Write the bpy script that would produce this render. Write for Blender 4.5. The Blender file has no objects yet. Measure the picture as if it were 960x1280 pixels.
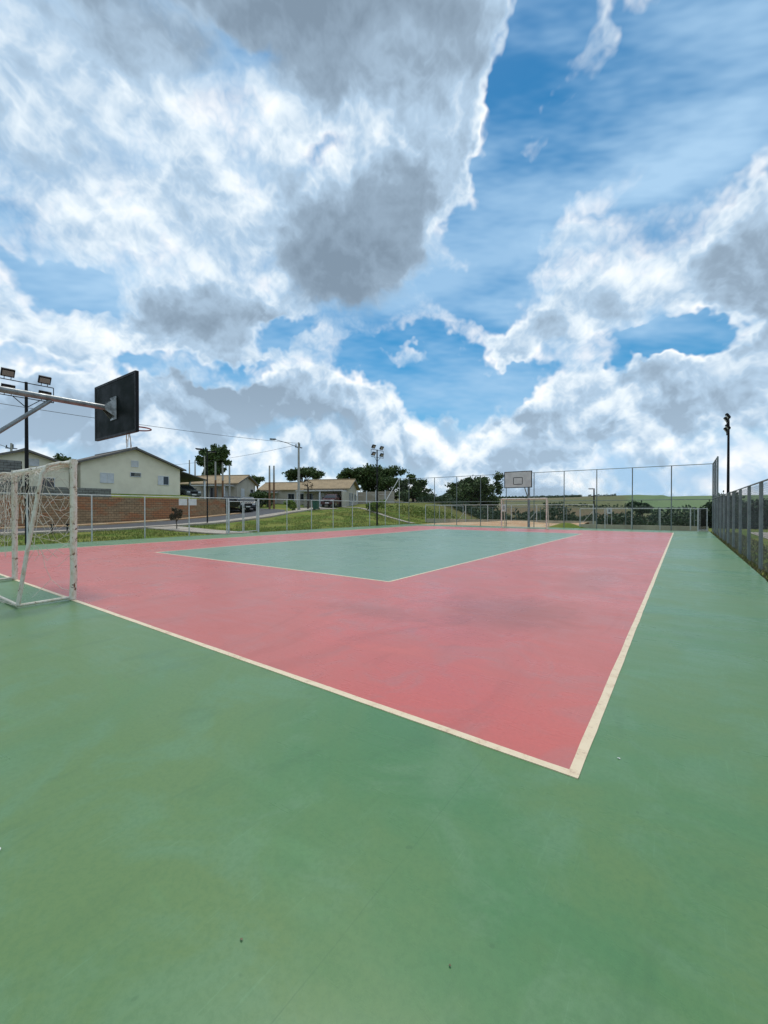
import bpy, bmesh, math, random
from mathutils import Vector, Matrix, noise as mnoise
R = math.radians
sc = bpy.context.scene
COL = sc.collection

# ---------------------------------------------------------------- camera
HEAD = R(35.88)                       # the lens looks 35.9 degrees left of the court's long axis (+Y)
cam_d = bpy.data.cameras.new('camera')
cam = bpy.data.objects.new('camera', cam_d)
COL.objects.link(cam)
cam.location = (0, 0, 1.37)
cam.rotation_euler = (R(90 - 0.44), 0, HEAD)
cam_d.sensor_fit = 'HORIZONTAL'
cam_d.sensor_width = 36
cam_d.lens = 36 * 517 / 960
cam_d.clip_start = 0.05
cam_d.clip_end = 6000
sc.camera = cam

# ---------------------------------------------------------------- sun, sky, exposure
SUN_AZ, SUN_EL = R(-4), R(67)        # azimuth counted to the right of the lens heading
sun_d = bpy.data.lights.new('sun', 'SUN')
sun_d.energy = 1.75
sun_d.angle = R(11)
sun_d.color = (1.0, 0.95, 0.86)
sun = bpy.data.objects.new('sun', sun_d)
COL.objects.link(sun)
wa = SUN_AZ - HEAD                    # clockwise from +Y
sdir = Vector((math.sin(wa) * math.cos(SUN_EL), math.cos(wa) * math.cos(SUN_EL), math.sin(SUN_EL)))
sun.rotation_euler = sdir.to_track_quat('Z', 'Y').to_euler()
sun.location = sdir * 60

sc.view_settings.view_transform = 'Standard'
sc.view_settings.look = 'None'
sc.view_settings.exposure = 0.12
sc.view_settings.gamma = 1
sc.view_settings.use_curve_mapping = False
sc.render.engine = 'CYCLES'

# big cloud masses (positive) and blue openings (negative): sky chart position, half widths, turn (degrees), weight
CLOUD_MASSES = [
    (-13.1, 27.1, 22.8, 4.5, 0, 1.15),
    (-1.5, 23.6, 8.0, 5.9, -13, 0.80),
    (-21.1, 20.1, 5.5, 2.6, -12, 0.25),
    (-3.3, 7.6, 9.6, 6.9, 21, 1.10),
    (4.7, 15.7, 5.1, 9.0, -7, 0.65),
    (-8.0, 19.8, 4.7, 3.4, 0, 0.35),
    (-29.0, 13.8, 14.5, 8.8, -16, 0.22),
    (-16.9, 9.3, 8.5, 5.0, -22, 0.20),
    (-19.5, 1.7, 9.5, 3.8, -10, 0.75),
    (-32.5, -1.2, 10.3, 3.4, 0, 0.40),
    (-37.7, -9.2, 11.8, 3.6, 0, 0.40),
    (38.2, 6.1, 6.9, 5.9, 31, 1.10),
    (42.2, -2.7, 5.6, 8.0, 0, 0.80),
    (24.6, 1.7, 9.0, 3.8, 21, 0.50),
    (16.8, -1.8, 4.4, 2.7, 21, 0.40),
    (30.0, -7.9, 15.6, 3.0, 13, 0.45),
    (4.4, -16.1, 23.1, 3.7, 0, 0.25),
    (25.7, -14.0, 10.6, 3.4, 16, 0.45),
    (-11.7, -9.6, 14.4, 3.7, -11, 0.60),
    (-26.4, -12.0, 10.7, 3.6, 0, 0.45),
    (16.7, -10.0, 5.9, 3.9, 0, 0.45),
    (25.3, 19.2, 15.6, 9.7, 0, -0.95),
    (13.0, 24.6, 4.0, 10.0, 4, -0.95),
    (13.6, 11.5, 6.0, 7.7, -10, -0.85),
    (8.4, -7.1, 14.4, 4.2, 0, -1.10),
    (19.2, -6.0, 3.7, 2.1, 0, -0.40),
    (32.5, -2.7, 5.9, 2.5, 18, -1.20),
    (-17.8, -5.8, 4.6, 1.8, 0, -0.90),
    (10.8, 1.8, 6.6, 2.7, 0, -0.60),
    (-4.8, 13.5, 3.6, 3.4, -7, -0.50),
    (-35.1, 4.5, 5.6, 2.1, -7, -0.60),
    (-32.6, 20.6, 3.9, 2.7, 9, -0.40),
    (36.2, -18.2, 9.6, 2.5, 9, -0.50),
    (-13.0, -1.8, 4.4, 1.7, 0, -0.70),
    (-25.8, -5.0, 4.3, 1.7, 0, -0.60),
    (-26.6, 5.2, 5.4, 1.9, 0, -0.35),
    (-37.4, -4.5, 4.7, 1.4, 0, -0.50),
    (-22.9, 13.7, 4.0, 1.8, -15, -0.25),
    (16.9, 20.2, 2.6, 5.2, 12, 0.95),
    (21.3, 24.1, 3.0, 3.2, 19, 0.75),
    (11.4, 18.6, 2.4, 2.0, 13, 1.00),
    (2.6, -6.2, 4.4, 1.5, 0, 1.00),
    (8.5, 21.4, 2.3, 5.3, -6, 0.50),
    (25.3, 12.9, 3.5, 2.0, 28, 0.50),
]

# thin high haze patches
VEIL = [
    (26.6, 5.2, 15.5, 8.6, 26, 0.35),
    (-30.4, 7.3, 18.3, 9.0, 0, 0.25),
    (28.6, 16.7, 8.4, 6.5, 26, 0.15),
]

class S:                              # a small wrapper: arithmetic on node sockets
    def __init__(s, nt, sock): s.nt = nt; s.k = sock
    def _m(s, op, *a):
        n = s.nt.nodes.new('ShaderNodeMath'); n.operation = op
        for i, v in enumerate((s,) + a):
            if isinstance(v, S): s.nt.links.new(v.k, n.inputs[i])
            else: n.inputs[i].default_value = v
        return S(s.nt, n.outputs[0])
    def __add__(s, o): return s._m('ADD', o)
    def __sub__(s, o): return s._m('SUBTRACT', o)
    def __mul__(s, o): return s._m('MULTIPLY', o)
    def __truediv__(s, o): return s._m('DIVIDE', o)
    def mad(s, a, b): return s._m('MULTIPLY_ADD', a, b)
    def f(s, op, *a): return s._m(op, *a)
    def step(s, lo, hi, a=0.0, b=1.0, kind='SMOOTHSTEP'):
        n = s.nt.nodes.new('ShaderNodeMapRange'); n.interpolation_type = kind; n.clamp = True
        s.nt.links.new(s.k, n.inputs['Value'])
        for i, v in zip(('From Min', 'From Max', 'To Min', 'To Max'), (lo, hi, a, b)): n.inputs[i].default_value = v
        return S(s.nt, n.outputs['Result'])

def nz(nt, vec, scale, detail=2.0, rough=0.5, dist=0.0, dim='3D', w=None):
    n = nt.nodes.new('ShaderNodeTexNoise'); n.noise_dimensions = dim
    n.inputs['Scale'].default_value = scale; n.inputs['Detail'].default_value = detail
    n.inputs['Roughness'].default_value = rough; n.inputs['Distortion'].default_value = dist
    if vec is not None: nt.links.new(vec, n.inputs['Vector'])
    return n

def comb(nt, x, y, z):
    n = nt.nodes.new('ShaderNodeCombineXYZ')
    for i, v in enumerate((x, y, z)):
        if isinstance(v, S): nt.links.new(v.k, n.inputs[i])
        else: n.inputs[i].default_value = v
    return n.outputs[0]

def vmath(nt, op, a, b=None, scale=None):
    n = nt.nodes.new('ShaderNodeVectorMath'); n.operation = op
    for i, v in enumerate((a, b)):
        if v is None: continue
        if isinstance(v, (tuple, Vector)): n.inputs[i].default_value = v
        else: nt.links.new(v, n.inputs[i])
    if scale is not None:
        if isinstance(scale, S): nt.links.new(scale.k, n.inputs['Scale'])
        else: n.inputs['Scale'].default_value = scale
    return n.outputs['Value'] if op in ('LENGTH', 'DOT_PRODUCT') else n.outputs[0]

def mixc(nt, fac, a, b):
    n = nt.nodes.new('ShaderNodeMix'); n.data_type = 'RGBA'; n.clamp_factor = True
    if isinstance(fac, S): nt.links.new(fac.k, n.inputs[0])
    else: n.inputs[0].default_value = fac
    for v, i in ((a, 6), (b, 7)):
        if isinstance(v, tuple): n.inputs[i].default_value = v if len(v) == 4 else v + (1,)
        else: nt.links.new(v, n.inputs[i])
    return n.outputs[2]

def new_group(name):
    g = bpy.data.node_groups.new(name, 'ShaderNodeTree')
    g.interface.new_socket('azel', in_out='INPUT', socket_type='NodeSocketVector')
    g.interface.new_socket('density', in_out='OUTPUT', socket_type='NodeSocketFloat')
    gi = g.nodes.new('NodeGroupInput'); go = g.nodes.new('NodeGroupOutput')
    return g, gi.outputs[0], go

def mass_group(name, masses):
    g, v, go = new_group(name)                               # v holds (azimuth, elevation, 1), already ragged
    acc = None
    for (az, ev, ra, re_, rot, amp) in masses:
        if rot == 0:
            q = vmath(g, 'MULTIPLY', v, (1 / ra, 1 / re_, 0))
            q = vmath(g, 'SUBTRACT', q, (az / ra, ev / re_, 0))
            b = S(g, vmath(g, 'DOT_PRODUCT', q, q))
        else:
            c, s_ = math.cos(R(rot)), math.sin(R(rot))
            u = S(g, vmath(g, 'DOT_PRODUCT', v, (c / ra, s_ / ra, -(az * c + ev * s_) / ra)))
            w = S(g, vmath(g, 'DOT_PRODUCT', v, (-s_ / re_, c / re_, -(ev * c - az * s_) / re_)))
            b = w.mad(w, u * u)
        b = b.step(0.0, 1.5, amp, 0)
        acc = b if acc is None else acc + b
    g.links.new(acc.k, go.inputs[0])
    return g

def texture_group():
    g, v, go = new_group('cloud_texture')
    sep = g.nodes.new('ShaderNodeSeparateXYZ'); g.links.new(v, sep.inputs[0])
    el = S(g, sep.outputs[1])
    t = el.step(-18, 5)
    tex = None                                               # billows: coarser overhead, finer low down
    for (s, wl, wh) in ((0.034, .22, .46), (0.075, .62, .30), (0.16, .30, .19), (0.36, .15, .12), (0.8, .07, .075), (1.8, .035, .045)):
        n = S(g, nz(g, v, s, 0, 0.5, 0, '2D').outputs['Fac'])
        n = (n * 2.0 - 1.0).f('ABSOLUTE') * t.mad(wh - wl, wl)
        tex = n if tex is None else tex + n
    fb = S(g, nz(g, v, 0.06, 5, 0.55, 0, '2D').outputs['Fac'])
    d = tex.mad(1.15, fb * 1.3) - 0.77
    d = d + el.step(-22, -3, 0.08, 0.0)
    g.links.new(d.k, go.inputs[0])
    return g

def build_world():
    w = bpy.data.worlds.new('World'); sc.world = w; w.use_nodes = True
    nt = w.node_tree; nt.nodes.clear()
    out = nt.nodes.new('ShaderNodeOutputWorld'); bg = nt.nodes.new('ShaderNodeBackground')
    bg.inputs['Strength'].default_value = 0.1
    nt.links.new(bg.outputs[0], out.inputs['Surface'])
    sky = nt.nodes.new('ShaderNodeTexSky'); sky.sky_type = 'NISHITA'; sky.sun_disc = False
    sky.sun_elevation = SUN_EL; sky.sun_rotation = wa; sky.air_density = 1.0; sky.dust_density = 0.2; sky.ozone_density = 2.0
    tc = nt.nodes.new('ShaderNodeTexCoord')
    dirv = vmath(nt, 'NORMALIZE', tc.outputs['Generated'])
    rot = nt.nodes.new('ShaderNodeVectorRotate'); rot.rotation_type = 'Z_AXIS'
    nt.links.new(dirv, rot.inputs['Vector']); rot.inputs['Angle'].default_value = -HEAD
    sp = nt.nodes.new('ShaderNodeSeparateXYZ'); nt.links.new(rot.outputs[0], sp.inputs[0])
    x, y, z = (S(nt, sp.outputs[i]) for i in range(3))
    DEG = 180 / math.pi
    el = z.f('ARCSINE') * DEG
    # angular chart of the sky round a point 25 degrees up (equidistant: even cloud grain, no seam above ground)
    c25, s25 = math.cos(R(25)), math.sin(R(25))
    fwd = (y * c25 + z * s25).f('MINIMUM', 0.99999).f('MAXIMUM', -0.999)
    up = z * c25 - y * s25
    th = fwd.f('ARCCOSINE')
    k = th / th.f('SINE').f('MAXIMUM', 0.002) * DEG
    azel = comb(nt, x * k, up * k, 1.0)
    def use(grp, v, dx, dy):
        if dx or dy: v = vmath(nt, 'ADD', v, (dx, dy, 0))
        n = nt.nodes.new('ShaderNodeGroup'); n.node_tree = grp
        nt.links.new(v, n.inputs[0]); return S(nt, n.outputs[0])
    warp = nz(nt, azel, 0.055, 5, 0.62, 0, '2D').outputs['Color']
    warp = vmath(nt, 'SUBTRACT', warp, (0.5, 0.5, 0.5))
    ragged = vmath(nt, 'ADD', azel, vmath(nt, 'MULTIPLY', warp, (16.0, 16.0, 0.0)))
    soft = vmath(nt, 'ADD', azel, vmath(nt, 'MULTIPLY', warp, (4.0, 4.0, 0.0)))
    m0 = use(mass_group('cloud_masses', CLOUD_MASSES), ragged, 0, 0)
    m2 = use(mass_group('cloud_cover', [m for m in CLOUD_MASSES if abs(m[5]) >= 0.55 and m[2] > 9]), soft, -0.5, 3.0)
    tex = texture_group()
    d0, d1, d2 = use(tex, soft, 0, 0) + m0, use(tex, soft, 0.4, 1.7) + m0, m2 + 0.15
    alpha = d0.step(-0.18, 0.58)
    thick = d0.f('MAXIMUM', 0.0) * 0.36 + d1.f('MAXIMUM', 0.0) * 0.20 + d2.f('MAXIMUM', 0.0) * 0.40 + el.step(4, 26, 0.04, 0.0)
    lit = (thick.f('POWER', 1.4) * -1.75).f('EXPONENT')
    relief = (d0 - d1).step(-0.36, 0.36, -0.22, 0.22) * el.step(8, 30, 1.5, 1.0)
    lit = (lit + relief + 0.02).f('MINIMUM', 1.0).f('MAXIMUM', el.step(5, 30, 0.42, 0.0))
    ramp = nt.nodes.new('ShaderNodeValToRGB')
    nt.links.new(lit.k, ramp.inputs[0])
    e = ramp.color_ramp.elements
    e[0].position = 0.0; e[0].color = (0.21, 0.285, 0.37, 1)
    e[1].position = 1.0; e[1].color = (1.0, 1.0, 1.0, 1)
    a = e.new(0.30); a.color = (0.29, 0.39, 0.50, 1)
    a = e.new(0.58); a.color = (0.44, 0.59, 0.75, 1)
    a = e.new(0.82); a.color = (0.78, 0.87, 0.94, 1)
    cl = vmath(nt, 'SCALE', ramp.outputs[0], scale=10.0)
    # thin high veil, streaky
    st = nt.nodes.new('ShaderNodeMapping'); st.inputs['Rotation'].default_value = (0, 0, R(38)); st.inputs['Scale'].default_value = (0.022, 0.075, 1)
    nt.links.new(azel, st.inputs['Vector'])
    veil = S(nt, nz(nt, st.outputs[0], 1.0, 5, 0.66, 0.0, '2D').outputs['Fac']).step(0.32, 0.68, 0.0, 0.85)
    veil = veil + use(mass_group('cloud_veil', VEIL), ragged, 0, 0)
    veil = veil * 0.9 + el.step(1, 15, 0.70, 0.0)
    blue = nt.nodes.new('ShaderNodeHueSaturation'); blue.inputs['Saturation'].default_value = 1.45; blue.inputs['Value'].default_value = 1.0; blue.inputs['Hue'].default_value = 0.485
    nt.links.new(sky.outputs[0], blue.inputs['Color'])
    base = mixc(nt, veil, blue.outputs[0], (3.9, 6.0, 8.2))
    full = mixc(nt, alpha, base, cl)
    nt.links.new(full, bg.inputs['Color'])
    w.cycles.sampling_method = 'MANUAL'; w.cycles.sample_map_resolution = 256
build_world()
# ==== STRUCTURE
import numpy as np
rng = random.Random(7)
nrg = np.random.default_rng(11)

# ---------------------------------------------------------------- materials
def new_mat(name):
    m = bpy.data.materials.new(name); m.use_nodes = True
    nt = m.node_tree
    return m, nt, nt.nodes['Principled BSDF']

def pos(nt, scale=(1, 1, 1)):
    g = nt.nodes.new('ShaderNodeNewGeometry')
    return g.outputs['Position'] if scale == (1, 1, 1) else vmath(nt, 'MULTIPLY', g.outputs['Position'], scale)

def bump(nt, bs, height, strength, dist=0.01):
    b = nt.nodes.new('ShaderNodeBump'); b.inputs['Strength'].default_value = strength; b.inputs['Distance'].default_value = dist
    nt.links.new(height.k if isinstance(height, S) else height, b.inputs['Height'])
    nt.links.new(b.outputs[0], bs.inputs['Normal'])

def pmat(name, c1, c2=None, scale=3.0, rough=0.6, bmp=0.0, metal=0.0, spec=0.5, detail=5, lo=0.35, hi=0.7, stretch=(1, 1, 1), var=0.08):
    m, nt, bs = new_mat(name)
    p = pos(nt, stretch)
    n = S(nt, nz(nt, p, scale, detail, 0.6).outputs['Fac'])
    c2 = c2 or tuple(x * 0.8 for x in c1)
    nt.links.new(mixc(nt, n.step(lo, hi), c1, c2), bs.inputs['Base Color'])
    r = n.step(0.3, 0.7, rough - var, rough + var)
    nt.links.new(r.k, bs.inputs['Roughness'])
    bs.inputs['Metallic'].default_value = metal
    bs.inputs['Specular IOR Level'].default_value = spec
    if bmp:
        fine = S(nt, nz(nt, p, scale * 9, 3, 0.6).outputs['Fac'])
        bump(nt, bs, fine, bmp)
    return m

def court_mat(name, base, worn, dusk, joints=True, stain=None):
    """painted, weathered acrylic court floor"""
    m, nt, bs = new_mat(name)
    p = pos(nt)
    big = S(nt, nz(nt, p, 0.35, 6, 0.62, 0.6).outputs['Fac'])
    mid = S(nt, nz(nt, p, 1.7, 6, 0.65, 0.8).outputs['Fac'])
    swirl = S(nt, nz(nt, vmath(nt, 'MULTIPLY', p, (0.5, 2.6, 1)), 1.1, 5, 0.65, 1.5).outputs['Fac'])
    fine = S(nt, nz(nt, p, 260, 2, 0.6).outputs['Fac'])
    grit = S(nt, nz(nt, p, 38, 5, 0.75).outputs['Fac'])
    col = mixc(nt, big.step(0.40, 0.60), base, worn)
    col = mixc(nt, mid.step(0.46, 0.66, 0, 0.85), col, dusk)
    col = mixc(nt, swirl.step(0.56, 0.74, 0, 0.30), col, tuple(min(1, x * 1.25 + 0.02) for x in base))
    smear = S(nt, nz(nt, vmath(nt, 'MULTIPLY', p, (0.9, 0.28, 1)), 1.3, 5, 0.7, 2.2).outputs['Fac'])
    col = mixc(nt, smear.step(0.53, 0.66, 0, 0.26), col, tuple(x * 0.62 for x in base))
    for (sx0, sy0, rx0, ry0, sc0, amt) in (stain or ()):      # old brown stains with ragged outlines
        q = vmath(nt, 'MULTIPLY', vmath(nt, 'SUBTRACT', p, (sx0, sy0, 0)), (1/rx0, 1/ry0, 0))
        dd = S(nt, vmath(nt, 'LENGTH', q)) + (mid - 0.5) * 1.6
        col = mixc(nt, dd.step(1.0, 0.2, 0, amt), col, sc0)
    # worn, dusty scuffs and fine scratches
    sc1 = nt.nodes.new('ShaderNodeMapping'); sc1.inputs['Rotation'].default_value = (0, 0, 0.7); sc1.inputs['Scale'].default_value = (26, 0.9, 1)
    nt.links.new(p, sc1.inputs['Vector'])
    scr = S(nt, nz(nt, sc1.outputs[0], 1.0, 3, 0.6).outputs['Fac']).step(0.66, 0.74, 0, 1) * mid.step(0.45, 0.6)
    col = mixc(nt, scr * 0.28, col, tuple(min(1, x * 1.3 + 0.10) for x in base))
    sc2 = nt.nodes.new('ShaderNodeMapping'); sc2.inputs['Rotation'].default_value = (0, 0, -0.95); sc2.inputs['Scale'].default_value = (40, 0.6, 1)
    nt.links.new(p, sc2.inputs['Vector'])
    scr2 = S(nt, nz(nt, sc2.outputs[0], 1.0, 3, 0.6).outputs['Fac']).step(0.68, 0.76, 0, 1) * big.step(0.4, 0.6)
    col = mixc(nt, scr2 * 0.10, col, tuple(x * 0.72 for x in base))
    for ang, sx_, thr in ((0.25, 70, 0.70), (-0.55, 90, 0.71), (1.2, 80, 0.71)):
        mp = nt.nodes.new('ShaderNodeMapping'); mp.inputs['Rotation'].default_value = (0, 0, ang); mp.inputs['Scale'].default_value = (sx_, 2.5, 1)
        nt.links.new(p, mp.inputs['Vector'])
        f = S(nt, nz(nt, mp.outputs[0], 1.0, 1, 0.5).outputs['Fac']).step(thr, thr + 0.05) * mid.step(0.40, 0.58)
        col = mixc(nt, f * 0.22, col, tuple(min(1, x * 1.25 + 0.06) for x in base))
    spots = S(nt, nz(nt, p, 14, 1, 0.5).outputs['Fac']).step(0.76, 0.80)
    col = mixc(nt, spots * 0.35, col, tuple(x * 0.55 for x in base))
    col = mixc(nt, grit.step(0.40, 0.66, 0, 0.30), col, tuple(x * 0.75 for x in base))
    h = fine * 0.6 + grit * 0.8
    if joints:                                         # shallow slab joints under the paint
        sp = nt.nodes.new('ShaderNodeSeparateXYZ'); nt.links.new(p, sp.inputs[0])
        wob = mid * 0.02
        jx = ((S(nt, sp.outputs[0]) + wob + 0.87) / 3.3).f('FRACT')
        jy = ((S(nt, sp.outputs[1]) + wob + 1.9) / 5.3).f('FRACT')
        l1 = (jx - 0.5).f('ABSOLUTE').step(0.4990, 0.4997)
        l2 = (jy - 0.5).f('ABSOLUTE').step(0.4992, 0.4998)
        j = l1.f('MAXIMUM', l2) * mid.step(0.30, 0.60, 0.1, 1.0)
        col = mixc(nt, j * 0.34, col, tuple(x * 0.62 for x in base))
        h = h - j * 0.3
    nt.links.new(col, bs.inputs['Base Color'])
    r = big.step(0.35, 0.65, 0.52, 0.64) + (grit - 0.5) * 0.12 + (swirl - 0.5) * 0.22
    nt.links.new(r.k, bs.inputs['Roughness'])
    bs.inputs['Specular IOR Level'].default_value = 0.25
    bs.inputs['Coat Weight'].default_value = 0.62; bs.inputs['Coat IOR'].default_value = 1.5
    nt.links.new((big.step(0.3, 0.7, 0.24, 0.36) + (swirl - 0.5) * 0.25).k, bs.inputs['Coat Roughness'])
    bump(nt, bs, h, 0.20, 0.003)
    return m

def line_mat():
    m, nt, bs = new_mat('line_paint'); p = pos(nt)
    w = S(nt, nz(nt, p, 9, 6, 0.7).outputs['Fac']); g = S(nt, nz(nt, p, 60, 4, 0.7).outputs['Fac'])
    col = mixc(nt, w.step(0.42, 0.72), (0.72, 0.59, 0.41), (0.64, 0.49, 0.32))
    col = mixc(nt, (w * 0.6 + g * 0.6).step(0.64, 0.76, 0, 0.7), col, (0.45, 0.30, 0.22))
    nt.links.new(col, bs.inputs['Base Color']); bs.inputs['Roughness'].default_value = 0.5
    bump(nt, bs, g, 0.15, 0.004)
    return m

def rusty_paint(name, paint, rust=(0.16, 0.065, 0.03), amount=0.60, low_z=1.2):
    m, nt, bs = new_mat(name); p = pos(nt)
    a = S(nt, nz(nt, p, 11, 5, 0.7).outputs['Fac']); b = S(nt, nz(nt, vmath(nt, 'MULTIPLY', p, (3, 3, 1)), 9, 4, 0.65).outputs['Fac'])
    stain = mixc(nt, b.step(0.42, 0.7, 0, 0.75), paint, tuple(x * y for x, y in zip(paint, (0.70, 0.58, 0.42))))
    peel = (a * 0.75 + b * 0.25).step(amount, amount + 0.03)
    nt.links.new(mixc(nt, peel, stain, rust), bs.inputs['Base Color'])
    nt.links.new((peel * 0.35 + 0.42).k, bs.inputs['Roughness'])
    bump(nt, bs, peel * -1.0, 0.5, 0.002)
    return m

def block_mat(name, c, stain, amount):
    m, nt, bs = new_mat(name); p = pos(nt)
    a = S(nt, nz(nt, vmath(nt, 'MULTIPLY', p, (1, 0.35, 1.1)), 1.1, 6, 0.65).outputs['Fac'])
    b = S(nt, nz(nt, vmath(nt, 'MULTIPLY', p, (1, 1, 2)), 2.2, 3, 0.6).outputs['Fac'])
    rnd = nt.nodes.new('ShaderNodeTexWhiteNoise'); rnd.noise_dimensions = '3D'
    sn = vmath(nt, 'SNAP', p, (0.4, 0.4, 0.2)); nt.links.new(sn, rnd.inputs['Vector'])
    col = mixc(nt, S(nt, rnd.outputs['Value']) * 0.55, c, tuple(x * 0.55 for x in c))
    col = mixc(nt, a.step(amount, amount + 0.14, 0, 0.85), col, stain)
    col = mixc(nt, b.step(0.55, 0.72, 0, 0.6), col, tuple(x * 0.35 for x in c))
    nt.links.new(col, bs.inputs['Base Color']); bs.inputs['Roughness'].default_value = 0.9
    bs.inputs['Specular IOR Level'].default_value = 0.2
    bump(nt, bs, S(nt, nz(nt, p, 40, 3, 0.6).outputs['Fac']), 0.4, 0.02)
    return m

def leaf_mat(name, c1, c2, scale=0.9):
    m, nt, bs = new_mat(name); p = pos(nt)
    a = S(nt, nz(nt, p, scale, 3, 0.6).outputs['Fac']); b = S(nt, nz(nt, p, scale * 9, 1, 0.5).outputs['Fac'])
    nt.links.new(mixc(nt, (a * 0.6 + b * 0.5).step(0.42, 0.68), c1, c2), bs.inputs['Base Color'])
    bs.inputs['Roughness'].default_value = 0.65; bs.inputs['Specular IOR Level'].default_value = 0.25
    return m

def tile_mat(name, c1, c2):
    m, nt, bs = new_mat(name)
    tc = nt.nodes.new('ShaderNodeTexCoord'); p = tc.outputs['Object']
    sp = nt.nodes.new('ShaderNodeSeparateXYZ'); nt.links.new(p, sp.inputs[0])
    wave = (S(nt, sp.outputs[0]) * (2 * math.pi / 0.3)).f('SINE')
    row = (S(nt, sp.outputs[1]) / 0.34).f('FRACT')
    n = S(nt, nz(nt, p, 1.3, 6, 0.65).outputs['Fac'])
    col = mixc(nt, n.step(0.35, 0.7), c1, c2)
    col = mixc(nt, row.step(0.0, 0.14, 0.5, 0.0), col, tuple(x * 0.45 for x in c1))
    nt.links.new(col, bs.inputs['Base Color']); bs.inputs['Roughness'].default_value = 0.85
    bs.inputs['Specular IOR Level'].default_value = 0.2
    bump(nt, bs, wave * 0.5 + row * 0.5, 0.8, 0.04)
    return m

def ground_mat():
    """grass round the court, bare and sown fields on the far hills"""
    m, nt, bs = new_mat('grass_ground'); p = pos(nt)
    sp = nt.nodes.new('ShaderNodeSeparateXYZ'); nt.links.new(p, sp.inputs[0])
    x, y, z = (S(nt, sp.outputs[i]) for i in range(3))
    a = S(nt, nz(nt, p, 0.45, 6, 0.65).outputs['Fac']); b = S(nt, nz(nt, p, 3.5, 5, 0.7).outputs['Fac'])
    grass = mixc(nt, a.step(0.38, 0.62), (0.105, 0.165, 0.024), (0.195, 0.200, 0.046))
    grass = mixc(nt, b.step(0.5, 0.75, 0, 0.65), grass, (0.19, 0.155, 0.065))
    far = S(nt, nz(nt, vmath(nt, 'MULTIPLY', p, (0.004, 0.0016, 0.0)), 1.0, 4, 0.55).outputs['Fac'])
    ratio = x / y.f('MAXIMUM', 1.0)
    green = mixc(nt, far.step(0.35, 0.65), (0.125, 0.190, 0.085), (0.150, 0.205, 0.100))  # sown green, paler and less saturated: distance haze put into the colour
    tan = mixc(nt, far.step(0.45, 0.55), (0.125, 0.135, 0.060), (0.17, 0.15, 0.085))
    field = mixc(nt, (ratio + (far - 0.5) * 0.12).step(-0.115, -0.085), tan, green)
    brown = mixc(nt, a.step(0.4, 0.6), (0.17, 0.115, 0.075), (0.13, 0.12, 0.055))
    field = mixc(nt, y.step(330, 250) , field, brown)
    dirt = mixc(nt, a.step(0.4, 0.62), (0.15, 0.12, 0.06), (0.06, 0.085, 0.02))
    mid = mixc(nt, y.step(60, 42), dirt, grass)
    nt.links.new(mixc(nt, y.step(120, 180), mid, field), bs.inputs['Base Color'])
    bs.inputs['Roughness'].default_value = 0.95; bs.inputs['Specular IOR Level'].default_value = 0.1
    bump(nt, bs, b + S(nt, nz(nt, p, 22, 4, 0.7).outputs['Fac']), 0.5, 0.05)
    return m

def glass_mat(name, c=(0.02, 0.025, 0.03), rough=0.08):
    m, nt, bs = new_mat(name); p = pos(nt)
    n = S(nt, nz(nt, p, 2.0, 2, 0.5).outputs['Fac'])
    nt.links.new(mixc(nt, n, c, tuple(x * 1.5 for x in c)), bs.inputs['Base Color'])
    bs.inputs['Roughness'].default_value = rough
    return m

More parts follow.
